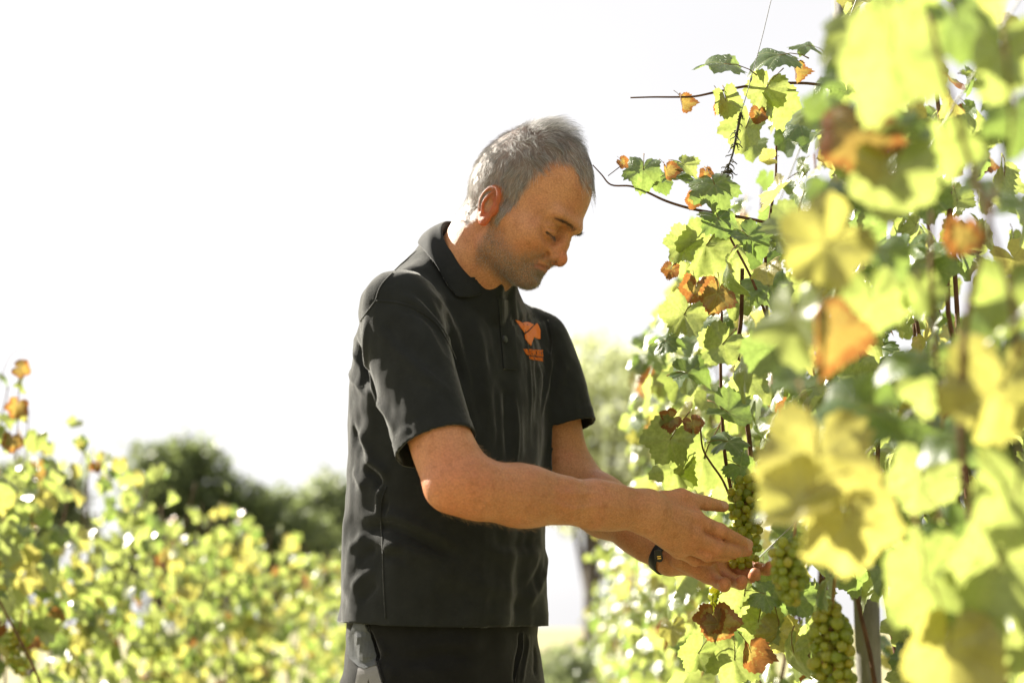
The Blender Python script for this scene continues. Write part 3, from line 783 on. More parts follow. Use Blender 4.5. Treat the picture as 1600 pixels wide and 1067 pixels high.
def m_cloth(name, c, rough=.85, sheen=.35, weave=1400, dust=.2):
    t = NT(name); co = t.coord()
    n = t.noise(35, 3, .6, co); n2 = t.noise(260, 2, .6, co)
    col = t.mix(t.ramp(n, (.35, 0.), (.75, 1.)), tuple(x * .88 for x in c), tuple(x * 1.15 for x in c))
    col = t.mix(t.math('MULTIPLY', t.ramp(n2, (.6, 0.), (.85, 1.)), dust), col, tuple(min(1, x * 2.2 + .01) for x in c))
    v = t.n('ShaderNodeTexVoronoi'); v.inputs['Scale'].default_value = weave; t.l(co, v.inputs['Vector'])
    h = t.math('ADD', v.outputs['Distance'], t.math('MULTIPLY', n2, .5))
    return t.done(t.bsdf(col, rough, .08, t.bump(h, .5, .0006), Sheen_Weight=sheen, Sheen_Roughness=.28))
def strip_mesh(rows, close=False):
    """grid of points [i][j] -> mesh data"""
    R_, C_ = len(rows), len(rows[0]); v = [p for r in rows for p in r]; f = []
    for i in range(R_ - 1):
        for j in range(C_ - 1): f.append((i * C_ + j, (i + 1) * C_ + j, (i + 1) * C_ + j + 1, i * C_ + j + 1))
    return v, f
def build_shirt(parent):
    mat = m_cloth("charcoal_pique", (.0185, .0198, .0195), sheen=.38)
    bm = shirt_shell(.0048)
    bmesh.ops.smooth_vert(bm, verts=bm.verts[:], factor=.5, use_axis_x=True, use_axis_y=True, use_axis_z=True)
    me = bpy.data.meshes.new("polo_shirt"); bm.to_mesh(me); bm.free()
    fold_shape(me, FOLDS, shirt_extra)
    V = mesh_verts(me); N = mesh_normals(me)
    for _ in range(3):                                      # the cloth lies outside the body
        d = sd_body(V); V = V + N * np.clip(.0048 - d, 0, .02)[:, None] * (d < .0048)[:, None]
    me.vertices.foreach_set('co', V.ravel().astype(np.float32)); me.update()
    hit = raycaster(me)
    sh = link("polo_shirt", me, mat, parent); solidify(sh, .0018)
    # collar: stand, fold and fall around the neck
    mc = m_cloth("collar_rib", (.019, .0203, .0215), sheen=.38, weave=1100)
    near = [hit(x, y, u_)[0] for x, y, u_ in ((711, 467, .005), (700, 453, .005), (688, 437, .006), (676, 418, .007), (666, 401, .008), (657, 386, .008))]
    mirror = lambda p: p - 2 * ((p - CR) @ TR) * TR
    backc = CR - E1 * .080 - E3 * .034
    low = np.array(spline(near + [backc] + [mirror(p) for p in near[::-1]], 6)); NU = len(low) - 1
    rows = []
    for i in range(NU + 1):
        u = i / NU; ph = R(5 + 350 * u); c, sn = math.cos(ph), math.sin(ph); bk = max(0, -c)
        ring = lambda r, z: CR + E1 * r * c + E2 * r * sn * .98 + E3 * (z + .010 * bk)
        out_ = E1 * c + E2 * sn
        top = ring(.0658, .0035)
        row = [ring(.0590, -.036), ring(.0602, -.020), ring(.0618, -.006), ring(.0640, .0022), top, ring(.0682, .0018)]
        a0 = ring(.0700, -.004)
        for k in range(6):
            t = k / 5; p = a0 * (1 - t) + low[i] * t + out_ * (.006 * math.sin(math.pi * t)) + np.array([0, 0, .0010 * math.sin(u * 34 + k * 1.3)])
            row.append(p)
        rows.append(row)
    v, f = strip_mesh(rows)
    col = link("collar", mesh_py("collar", v, f), mc, sh); solidify(col, .0022)
    sub = col.modifiers.new("sub", 'SUBSURF'); sub.levels = sub.render_levels = 1
    # placket with its button
    patch("placket", hit, [(777, 464), (788, 468), (799, 472), (803, 520), (807, 577), (786, 577), (781, 520)], .0022, mat, sh, 3)
    b, n = hit(786, 531)
    mb = NT("button"); mbm = mb.done(mb.bsdf((.022, .022, .024), .35, .5))
    bmb = bmesh.new(); bmesh.ops.create_cone(bmb, segments=20, radius1=.0056, radius2=.005, depth=.0022, cap_ends=True)
    bmesh.ops.create_cone(bmb, segments=16, radius1=.0034, radius2=.0030, depth=.0008, cap_ends=True, matrix=Matrix.Translation((0, 0, .0013)))
    bmb.transform(Matrix.Translation(Vector(b + n * .0040)) @ Vector(n).to_track_quat('Z', 'Y').to_matrix().to_4x4())
    m2 = bpy.data.meshes.new("button"); bmb.to_mesh(m2); bmb.free(); link("button", m2, mbm, sh, smooth=False)
    # stitched seams
    for pts in ([(651, 392), (622, 418), (596, 446), (587, 470)], [(587, 470), (620, 473), (650, 483), (680, 504), (700, 535), (712, 562)],
                [(587, 470), (560, 506), (547, 524)], [(856, 500), (862, 532), (859, 556)]):
        ribbon("seam", hit, pts, .0030, .0009, mat, sh)
    ribbon("side_seam", hit, [(604, 760), (595, 790), (598, 850), (600, 910), (603, 966)], .003, .0010, mat, sh)
    # embroidery
    mo = NT("orange_embroidery"); co = mo.coord(); w = mo.n('ShaderNodeTexWave'); w.inputs['Scale'].default_value = 420; w.inputs['Distortion'].default_value = 3; mo.l(co, w.inputs['Vector'])
    mom = mo.done(mo.bsdf(mo.mix(w.outputs['Fac'], (.62, .135, .012), (.80, .21, .02)), .55, .3, mo.bump(w.outputs['Fac'], .5, .0005)))
    S = 1 / 12.557; L = lambda pts: [(800 + x * S, 490 + y * S) for x, y in pts]
    patch("emblem", hit, L([(62, 128), (130, 138), (206, 198), (232, 172), (265, 164), (340, 182), (422, 222), (245, 384), (205, 325)]), .0011, mom, sh, 3)
    patch("emblem", hit, L([(482, 190), (520, 245), (550, 330), (548, 498), (500, 497), (430, 462), (385, 560), (368, 630), (300, 560), (255, 490), (245, 410), (330, 345)]), .0011, mom, sh, 3)
    def lettering(text, quad, lift, name):
        fc = bpy.data.curves.new("t", 'FONT'); fc.body = text; fc.resolution_u = 2; fc.fill_mode = 'FRONT'
        fo = bpy.data.objects.new("t", fc); COL.objects.link(fo)
        dg = bpy.context.evaluated_depsgraph_get(); dg.update(); me_ = bpy.data.meshes.new_from_object(fo.evaluated_get(dg))
        bpy.data.objects.remove(fo); bpy.data.curves.remove(fc)
        V = mesh_verts(me_); x0, x1 = V[:, 0].min(), V[:, 0].max(); y0, y1 = V[:, 1].min(), V[:, 1].max()
        s, t = (V[:, 0] - x0) / (x1 - x0), (V[:, 1] - y0) / (y1 - y0)
        q = np.array(quad, float)                            # bottom left, bottom right, top right, top left
        px = ((1 - s) * (1 - t))[:, None] * q[0] + (s * (1 - t))[:, None] * q[1] + (s * t)[:, None] * q[2] + ((1 - s) * t)[:, None] * q[3]
        bm_ = bmesh.new(); bm_.from_mesh(me_)
        bm_.verts.ensure_lookup_table()
        r = bmesh.ops.extrude_face_region(bm_, geom=bm_.faces[:]); nb = len(V)
        bm_.verts.ensure_lookup_table()
        pos = {tuple(np.round(v.co[:2], 5)): i for i, v in enumerate(bm_.verts) if i < nb}
        top = set(e for e in r['geom'] if isinstance(e, bmesh.types.BMVert))
        for v in bm_.verts:
            i = pos[tuple(np.round(v.co[:2], 5))]; p, n = hit(*px[i]); v.co = Vector(p + n * (lift if v in top else -.0005))
        bmesh.ops.recalc_face_normals(bm_, faces=bm_.faces[:])
        m3 = bpy.data.meshes.new(name); bm_.to_mesh(m3); bm_.free(); link(name, m3, mom, sh, smooth=False)
    lettering("VINEWORKS", L([(285, 815), (604, 850), (600, 712), (222, 690)]), .0010, "lettering")
    lettering("ONE NATURE", L([(350, 895), (602, 940), (600, 868), (325, 835)]), .0010, "lettering")
    return sh, hit
def sd_trousers(p):
    z = p[:, 2]
    cz = zrow(980); d = loft(np.stack([p[:, 0], p[:, 1], np.maximum(z, zrow(1036))], 1), -.013)
    d = smax(d, -(z - .80), .03)
    c = at(702, 1030, 2.14)
    for s in (1, -1):
        hip = np.array([c[0], YC, .90]) + TR * .088 * s; knee = np.array([hip[0], hip[1], .50]) + TF * .025 + TR * .012 * s; foot = np.array([hip[0], hip[1], .06]) + TR * .02 * s + TF * .0
        d = smin(d, econe(p, hip, knee, .080, .074, TF, 1.12), .05)
        d = smin(d, cone(p, knee, foot, .074, .072), .03)
    d = smax(d, z - zrow(950), .004)
    d = smax(d, -(z - .035), .004)
    return d
PFOLDS = [([(612, 1000), (650, 1012), (700, 1006), (760, 1012)], 3.0, 10, .3), ([(612, 1020), (650, 1030), (690, 1020), (740, 1026)], -3.5, 9, .3), ([(606, 1042), (640, 1046), (700, 1048), (760, 1040)], 3.0, 10, .3),
          ([(812, 986), (812, 1015), (804, 1045), (800, 1067)], -5.0, 4, .15), ([(823, 990), (824, 1015), (818, 1045), (812, 1067)], 3.0, 5, .15), ([(833, 1000), (838, 1030), (838, 1062)], -2.5, 7, .3),
          ([(592, 998), (598, 1012), (604, 1024)], 3.5, 5, .2), ([(600, 1040), (612, 1050), (618, 1064)], 3.5, 6, .2),
          ([(574, 978), (580, 1005), (590, 1035)], -8.0, 5, .2), ([(566, 985), (570, 1010), (576, 1035)], 5.0, 9, .2)]
def build_trousers(parent):
    mat = m_cloth("dark_work_trousers", (.0125, .0125, .0122), sheen=.32, weave=1900)
    lo = np.array([-.42, 1.80, .0]); hi = np.array([.30, 2.46, 1.06])
    v, f = surface(sd_trousers, lo, hi, .008, B=8)
    me = mesh_np("trousers", v, f)
    bm = bmesh.new(); bm.from_mesh(me)
    bmesh.ops.subdivide_edges(bm, edges=[e for e in bm.edges if e.verts[0].co.z > .82], cuts=1, use_grid_fill=True)
    bmesh.ops.smooth_vert(bm, verts=bm.verts[:], factor=.5, use_axis_x=True, use_axis_y=True, use_axis_z=True)
    bm.to_mesh(me); bm.free()
    def extra(v, n):
        u = v.copy(); u[:, 2] *= .5
        return (vnoise(u * 24, 9) - .5) * .005 + (vnoise(v * 30 * np.array([.5, .5, 1.6]), 10) - .5) * .006
    fold_shape(me, PFOLDS, extra); hit = raycaster(me)
    tr = link("trousers", me, mat, parent)
    # hip pocket: grey lining bag with a dark flap, pale tab below it
    g = m_cloth("grey_lining", (.085, .09, .095), sheen=.2); w = m_cloth("pale_lining", (.20, .195, .195), sheen=.2)
    patch("pocket_bag", hit, [(556, 974), (572, 974), (583, 1012), (590, 1040), (572, 1046), (562, 1042), (550, 1028), (546, 1003)], .0045, g, tr, 4)
    patch("pocket_tab", hit, [(562, 1044), (590, 1041), (600, 1075), (604, 1090), (585, 1090), (578, 1060), (574, 1075), (556, 1075)], .0035, w, tr, 4)
    ribbon("pocket_seam", hit, [(577, 976), (583, 1000), (590, 1026), (596, 1052), (600, 1064)], .0035, .0014, mat, tr)
    ribbon("fly_seam", hit, [(816, 988), (816, 1015), (808, 1045), (803, 1066)], .003, .0012, mat, tr)
    # boots
    mb = NT("boot_leather"); co = mb.coord(); mbm = mb.done(mb.bsdf(mb.ramp(mb.noise(40, 3, .6, co), (.3, (.05, .035, .022)), (.7, (.09, .062, .04))), .6, .4))
    for s in (1, -1):
        a = np.array([at(697, 1030, 2.14)[0], YC, .0]) + TR * .11 * s
        fb = lambda p: smin(smin(econe(p, a + np.array([0, 0, .045]) - TF * .04, a + TF * .17 + np.array([0, 0, .035]), .042, .036, TR, 1.15), cone(p, a + np.array([0, 0, .05]), a + np.array([0, 0, .13]), .046, .05), .04), np.maximum(np.abs(p[:, 2] - .012) - .012, ell(p, a + TF * .062 + np.array([0, 0, .012]), (.165, .165, .2))  * 0 + econe(p, a - TF * .04, a + TF * .17, .046, .042, TR, 1.15)), .004)
        vv, ff = surface(lambda p: np.maximum(fb(p), -(p[:, 2] - .001)), a - np.array([.26, .26, .02]), a + np.array([.26, .26, .22]), .007, B=8)
        link("boot", mesh_np("boot", vv, ff), mbm, parent)
    return tr
def build_watch(parent):
    """black strap round the far wrist with its buckle tail"""
    m = NT("black_rubber"); mm_ = m.done(m.bsdf((.012, .012, .014), .5, .4))
    ax = FD_F; c = WF + FD_F * .003 + UP * .0005
    n1 = nrm(UP - ax * (UP @ ax)); n2 = np.cross(ax, n1)
    rows = []
    for i in range(41):
        a = 2 * math.pi * i / 40; ro = n1 * math.cos(a) * .0285 + n2 * math.sin(a) * .0268
        rows.append([c + ro + ax * w * .001 + nrm(ro) * (.0 if abs(w) > 7.5 else .0010) for w in (-8, -7, 0, 7, 8)])
    v, f = strip_mesh(rows); o = link("watch_strap", mesh_py("watch_strap", v, f), mm_, parent); solidify(o, .0022)
    p0 = at(1028, 861, 2.064); d = nrm(-UP * .9 + RT * .15); s = RT * .95 + UP * .1; q = np.cross(d, s)
    bm = bmesh.new(); pts = [(-5, -2), (5, -2), (5.5, 12), (3.5, 17), (0, 18.5), (-3.5, 17), (-5.5, 12)]
    vs_ = [bm.verts.new(Vector(p0 + s * x * .0011 + d * y * .00085)) for x, y in pts]; bm.faces.new(vs_)
    r = bmesh.ops.extrude_face_region(bm, geom=bm.faces[:])
    bmesh.ops.translate(bm, verts=[e for e in r['geom'] if isinstance(e, bmesh.types.BMVert)], vec=Vector(-FW * .003))
    bmesh.ops.recalc_face_normals(bm, faces=bm.faces[:])
    me = bpy.data.meshes.new("strap_tail"); bm.to_mesh(me); bm.free(); link("strap_tail", me, mm_, o, smooth=False)
    g = NT("brass"); gm = g.done(g.bsdf((.75, .50, .14), .3, .5, Metallic=1.0))
    for y in (7.0, 10.0):
        bm = bmesh.new(); bmesh.ops.create_cube(bm, size=1)
        M = Matrix(((s[0], d[0], q[0], 0), (s[1], d[1], q[1], 0), (s[2], d[2], q[2], 0), (0, 0, 0, 1))) @ Matrix.Diagonal((.0055, .0012, .0012, 1))
        bm.transform(M); bmesh.ops.translate(bm, verts=bm.verts[:], vec=Vector(p0 + d * y * .001 - FW * .0036))
        me = bpy.data.meshes.new("buckle_bar"); bm.to_mesh(me); bm.free(); link("buckle_bar", me, gm, o, smooth=False)
# ------------------------------------------------------------------ put the man together
def build_person():
    v, f = build_body(None)
    me = mesh_np("person", v, f)
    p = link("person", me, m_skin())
    tag(p, "grey-haired man in a dark charcoal polo shirt bending over to cup a bunch of grapes", "person")
    dress_body(v, f, p, me)
    build_shirt(p); build_trousers(p); build_watch(p)
    return p
# ------------------------------------------------------------------ the setting: hillside, grass, far trees
ROWD = nrm_ = None
def ground_z(x, y): return -.077 * (y - 2.1) if y < 70 else -.077 * 67.9 - .012 * (y - 70)
def build_ground():
    t = NT("dry_grass_ground"); co = t.coord()
    n = t.noise(.6, 4, .6, co); n2 = t.noise(14, 4, .7, co)
    c = t.mix(t.ramp(n, (.35, 0.), (.65, 1.)), (.12, .13, .045), (.26, .23, .12))
    c = t.mix(t.ramp(n2, (.4, 0.), (.7, .6)), c, (.34, .30, .19))
    mat = t.done(t.bsdf(c, .9, .2, t.bump(n2, .8, .03)))
    ys = np.concatenate([np.linspace(-40, 20, 61), np.linspace(22, 140, 40), np.linspace(160, 1500, 30)])
    xs = np.concatenate([np.linspace(-900, -40, 14), np.linspace(-36, 36, 37), np.linspace(40, 900, 14)])
    rng = np.random.default_rng(3); rows = []
    for y in ys: rows.append([(x, y, ground_z(x, y) + (rng.random() - .5) * (.03 if abs(x) < 40 and y < 40 else .3)) for x in xs])
    v, f = strip_mesh(rows)
    f = [tuple(reversed(q)) for q in f]
    tag(link("ground", mesh_py("ground", v, f), mat), kind="structure")
    # grass tufts on the lane between the rows
    g = NT("grass_blades"); gr = g.n('ShaderNodeObjectInfo')
    gm = g.done(g.bsdf(g.ramp(g.noise(3, 2, .5, g.coord()), (.3, (.10, .13, .03)), (.7, (.20, .20, .07))), .7, .3))
    V, F = [], []
    for _ in range(9000):
        y = rng.uniform(-1, 14); x = rng.uniform(-1.2, .5) + .045 * y; z = ground_z(x, y) - .01
        a = rng.uniform(0, 6.28); h = rng.uniform(.04, .13); w = rng.uniform(.002, .005); b = rng.normal(0, .04, 2)
        i = len(V); ca, sa = math.cos(a) * w, math.sin(a) * w
        V += [(x - ca, y - sa, z), (x + ca, y + sa, z), (x + b[0] * .4 + ca * .6, y + b[1] * .4 + sa * .6, z + h * .6), (x + b[0] * .4 - ca * .6, y + b[1] * .4 - sa * .6, z + h * .6), (x + b[0], y + b[1], z + h)]
        F += [(i, i + 1, i + 2, i + 3), (i + 3, i + 2, i + 4)]
    tag(link("grass", mesh_py("grass", V, F), gm), kind="stuff")
def tube(pts, rs, n=7):
    """tapered tube through points -> verts, faces"""
    P = np.array(pts, float); T = unit(np.gradient(P, axis=0)); V, F = [], []
    a = np.array([0, 0, 1.0]) if abs(T[0][2]) < .9 else np.array([1.0, 0, 0]); s = nrm(np.cross(T[0], a))
    for i in range(len(P)):
        s = nrm(s - T[i] * (s @ T[i])); b = np.cross(T[i], s)
        for k in range(n):
            c = 2 * math.pi * k / n; V.append(P[i] + rs[i] * (math.cos(c) * s + math.sin(c) * b))
    for i in range(len(P) - 1):
        for k in range(n): F.append((i * n + k, i * n + (k + 1) % n, (i + 1) * n + (k + 1) % n, (i + 1) * n + k))
    F += [tuple(range(n))[::-1], tuple((len(P) - 1) * n + k for k in range(n))]
    return V, F
class MB:
    def __init__(s): s.v, s.f = [], []
    def add(s, vf): n = len(s.v); s.v += list(vf[0]); s.f += [tuple(i + n for i in q) for q in vf[1]]
    def build(s, name, mat, parent=None, smooth=True): return link(name, mesh_py(name, s.v, s.f), mat, parent, smooth)
def m_bark(name, c0, c1, scale=30):
    t = NT(name); co = t.coord(); mp = t.n('ShaderNodeMapping'); mp.inputs['Scale'].default_value = (1, 1, .25); t.l(co, mp.inputs[0])
    n = t.noise(scale, 5, .7, mp.outputs[0])
    return t.done(t.bsdf(t.ramp(n, (.3, c0), (.7, c1)), .85, .25, t.bump(n, .8, .01)))
def m_foliage(name, dark, light, trans, amount=.35):
    t = NT(name); rn = t.attr('rnd')
    c = t.mix(rn, dark, light)
    sh = t.bsdf(c, .45, .5)
    tr = t.n('ShaderNodeBsdfTranslucent'); tc = t.mix(rn, tuple(x * .7 for x in trans), trans); t.l(tc, tr.inputs[0])
    mx = t.n('ShaderNodeMixShader'); mx.inputs[0].default_value = amount; t.l(sh, mx.inputs[1]); t.l(tr.outputs[0], mx.inputs[2])
    return t.done(mx.outputs[0])
def tree(base, height, lobes, leaf, count, mat, bark, label, seed, group="trees beyond the vineyard"):
    """lobes: (dx, dz as a share of the height, radius in m); leaf-sized faces gathered into sprays fill the crown"""
    rng = np.random.default_rng(seed); root = empty("broadleaf_tree", base, label, "tree", group)
    tk = MB(); b = np.array(base, float)
    top = b + np.array([rng.normal(0, .3), 0, height * .6])
    tk.add(tube([b - np.array([0, 0, .5]), b + (top - b) * .4, top], [height * .030, height * .022, height * .010]))
    cs = []
    for dx, dz, r in lobes:
        c = b + np.array([dx, rng.uniform(-.5, .5) * r * 1.4, dz * height]); cs.append((c, r))
        st = b + (top - b) * min(.95, rng.uniform(.45, .9)); m = (st + c) / 2 + rng.normal(0, .2, 3)
        tk.add(tube([st, m, c], [height * .009, height * .006, height * .002], 5))
    tk.build("trunk", bark, root)
    w = np.array([r ** 2 for _, r in cs]); w = w / w.sum()
    ns = count // 14; li = rng.choice(len(cs), ns, p=w)
    C = np.array([c for c, _ in cs])[li]; Rr = np.array([r for _, r in cs])[li]
    dirs = unit(rng.normal(0, 1, (ns, 3))); rad = rng.uniform(.35, 1.12, ns) ** .6
    sp = C + dirs * (Rr * rad)[:, None] * np.array([1, 1, .82])
    sr = rng.uniform(.30, .80, ns) * leaf * 3.2
    P = np.repeat(sp, 14, 0) + rng.normal(0, 1, (ns * 14, 3)) * np.repeat(sr, 14)[:, None] * np.array([1, 1, .6])
    n = len(P); a = unit(rng.normal(0, 1, (n, 3)) + np.array([0, 0, -.4])); bb = unit(np.cross(a, rng.normal(0, 1, (n, 3)))); s = rng.uniform(.6, 1.25, n)[:, None] * leaf
    V = np.stack([P - a * s, P + bb * s * .55, P + a * s, P - bb * s * .55], 1).reshape(-1, 3)
    me = mesh_np("crown", V, np.arange(4 * n).reshape(-1, 4)); add_attr(me, 'rnd', np.repeat(np.clip(np.repeat(rng.random(ns), 14) * .7 + rng.random(n) * .3, 0, 1), 4))
    cr = link("crown", me, mat, root, smooth=False)
    return root
def on_ground(x, y_px, d):
    p = at(x, y_px, d); return (p[0], p[1], ground_z(p[0], p[1]))
def build_trees():
    bark = m_bark("tree_bark", (.05, .04, .03), (.12, .10, .08), 6)
    dk = m_foliage("dark_foliage", (.045, .066, .026), (.11, .14, .058), (.26, .32, .11), .42)
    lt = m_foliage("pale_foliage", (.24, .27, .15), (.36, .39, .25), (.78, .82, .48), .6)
    md = m_foliage("mid_foliage", (.06, .08, .035), (.13, .155, .075), (.34, .40, .18), .45)
    def lobes_px(pts, d, base, h):
        out = []
        for x, y, r in pts:
            p = at(x, y, d); out.append((p[0] - base[0], (p[2] - base[2]) / h, r * d / FPX))
        return out
    def T(cx, top, d, pts, leaf, count, mat, label, seed):
        base = on_ground(cx, 900, d); h = at(cx, top, d)[2] - base[2]
        return tree(base, h, lobes_px(pts, d, base, h), leaf, count, mat, bark, label, seed)
    T(300, 690, 55, [(240, 728, 38), (300, 716, 36), (280, 700, 20), (222, 706, 22), (262, 770, 52), (330, 765, 45), (345, 815, 60), (255, 835, 66), (385, 792, 46), (425, 815, 52), (470, 850, 50), (440, 860, 56), (380, 880, 70), (300, 900, 70), (490, 880, 42), (470, 920, 60), (215, 880, 50)],
      .20, 16500, dk, "dark green broad tree rising behind the vine row left of the man", 1)
    T(505, 745, 75, [(520, 775, 36), (480, 800, 34), (540, 820, 50), (500, 850, 50), (560, 860, 50), (580, 800, 45)], .26, 6500, md, "soft mid green tree directly behind the man's back", 2)
    T(50, 715, 70, [(40, 750, 36), (85, 765, 34), (10, 770, 40), (60, 810, 55), (-30, 790, 50), (110, 820, 35)], .26, 6500, md, "small distant tree half hidden by vines at the left edge", 3)
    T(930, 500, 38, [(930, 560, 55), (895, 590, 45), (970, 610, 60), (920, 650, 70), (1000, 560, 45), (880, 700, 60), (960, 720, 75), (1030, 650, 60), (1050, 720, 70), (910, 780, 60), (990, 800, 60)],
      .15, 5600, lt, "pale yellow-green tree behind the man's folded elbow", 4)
    base = on_ground(895, 1060, 26); sb = empty("shrub", base, "low dark shrub on the lane's far end beside the man's hip", "shrub")
    h = at(895, 1003, 26)[2] - base[2]; rs = np.random.default_rng(14); n = 4200
    c = np.array(base) + np.array([0, 0, h * .45]); P = c + unit(rs.normal(0, 1, (n, 3))) * (rs.uniform(.3, 1.05, n) ** .5)[:, None] * np.array([1.25, 1.0, h * .52]) * (.8 + .35 * vnoise(rs.uniform(0, 9, (n, 3)), 2))[:, None]
    a_ = unit(rs.normal(0, 1, (n, 3))); b_ = unit(np.cross(a_, rs.normal(0, 1, (n, 3)))); s_ = rs.uniform(.06, .12, n)[:, None]
    me = mesh_np("foliage", np.stack([P - a_ * s_, P + b_ * s_ * .55, P + a_ * s_, P - b_ * s_ * .55], 1).reshape(-1, 3), np.arange(4 * n).reshape(-1, 4)); add_attr(me, 'rnd', np.repeat(rs.random(n), 4)); link("foliage", me, md, sb, smooth=False)
    st = MB()
    for k in range(5): st.add(tube([np.array(base) - np.array([0, 0, .2]), np.array(base) + np.array([.2 * (k - 2), .1 * (k % 2), h * .4]), c + np.array([.4 * (k - 2), .2, h * .3])], [.05, .03, .012], 5))
    st.build("stem", bark, sb)
    T(1180, 600, 48, [(1120, 700, 60), (1180, 660, 60), (1240, 690, 70), (1160, 770, 80), (1250, 790, 80), (1320, 760, 60)], .2, 6500, md, "mid green tree hidden behind the right vine row", 5)
    T(1480, 590, 60, [(1420, 640, 50), (1480, 650, 60), (1540, 630, 60), (1450, 730, 80), (1560, 720, 80), (1620, 680, 60)], .24, 6500, dk, "dark tree glimpsed between vine leaves at the right edge", 6)
# ------------------------------------------------------------------ grape vines
VPD = nrm(ray(900, 1125))                                   # the rows run downhill towards this point
VPD = VPD / VPD[1]
LEAF_ANG = np.radians([0, 14, 30, 40, 52, 64, 78, 92, 104, 118, 132, 148, 163, 173, 180])
LEAF_RAD = np.array([1.0, .90, .74, .70, .84, .93, .83, .70, .69, .78, .82, .76, .66, .46, .24])
def leaf_mesh(name, seed, n, rings, mats, curl=1.0, petiole=True, crumple=0.0):
    """a lobed, toothed vine leaf of unit size: stalk end at the origin, tip along +x, upper face +z"""
    rng = np.random.default_rng(seed)
    th = np.linspace(-math.pi, math.pi, n, endpoint=False) + math.pi / n
    a = np.abs(th); asym = 1 + .06 * np.sin(th + rng.uniform(0, 6))
    deep = rng.uniform(.5, 1.0); base = .80
    r = np.interp(a, LEAF_ANG, LEAF_RAD); r = np.where(a < 2.6, base + (r - base) * deep, r) * asym
    k = np.arange(n)
    teeth = np.where(k % 2 == 0, 1.0, .90 + .03 * rng.random(n)) if n > 30 else np.ones(n)
    teeth = teeth * (1 + rng.normal(0, .022, n)); r = r * teeth
    fold = rng.uniform(.05, .45) * curl; cup = rng.uniform(-.35, .30) * curl; droop = rng.uniform(.0, .55) * curl; w1, w2, w3 = rng.uniform(0, 6.28, 3); wa = rng.uniform(.05, .13) * curl; tw = rng.uniform(-.35, .35) * curl
    def shape(x, y):
        q = np.sqrt(x * x + y * y); t = np.arctan2(y, x)
        z = fold * np.abs(y) * .7 + cup * q * q - droop * np.maximum(x, 0) ** 2 * .6 - .25 * curl * np.maximum(-x, 0) ** 2
        z = z + wa * np.sin(3 * t + w1) * q ** 1.5 + wa * .6 * np.sin(7 * t + w2) * q ** 2 + tw * x * y
        z = z + .02 * np.sin(x * 17 + w3) * np.sin(y * 15 + w1) * min(1, curl + .3)
        if crumple: 
            s = crumple * q
            y2 = y * np.cos(1.6 * s) ; z = z + np.abs(y) * np.sin(1.6 * s) + crumple * .25 * np.sin(t * 5 + w2) * q
            x2 = x * (1 - .35 * s); return x2, y2, z
        return x, y, z
    V, uv, F = [(0, 0, 0)], [(0, 0)], []
    for g in rings:
        x, y = g * r * np.cos(th), g * r * np.sin(th); X, Y, Z = shape(x, y)
        V += list(zip(X, Y, Z)); uv += list(zip(x, y))
    for i in range(n):
        j = (i + 1) % n
        if i == n - 1: continue                             # the open notch at the stalk
        F.append((0, 1 + i, 1 + j))
        for q in range(len(rings) - 1):
            o = 1 + q * n; F.append((o + i, o + n + i, o + n + j, o + j))
    nl = len(F)
    if petiole:
        L = rng.uniform(.65, 1.0); s = rng.uniform(-.25, .25)
        pv, pf = tube([(0.02, 0, -.008), (-L * .35, s * .3, .03), (-L * .75, s, -.06), (-L, s * 1.4, -.20)], [.016, .014, .016, .024], 5)
        o = len(V); V += [tuple(p) for p in pv]; uv += [(0, 0)] * len(pv); F += [tuple(i + o for i in f) for f in pf]
    me = mesh_py(name, V, F)
    u = me.uv_layers.new(name="leaf"); li = np.zeros(len(me.loops), np.int32); me.loops.foreach_get('vertex_index', li)
    u.data.foreach_set('uv', np.array(uv, np.float32)[li].ravel())
    edge = np.zeros(len(V)); edge[1:1 + n * len(rings)] = np.repeat(rings, n); add_attr(me, 'edge', edge)
    for m in mats: me.materials.append(m)
    mi = np.zeros(len(F), np.int32); mi[nl:] = 1; me.polygons.foreach_set('material_index', mi)
    me.polygons.foreach_set('use_smooth', np.ones(len(F), dtype=bool))
    return me
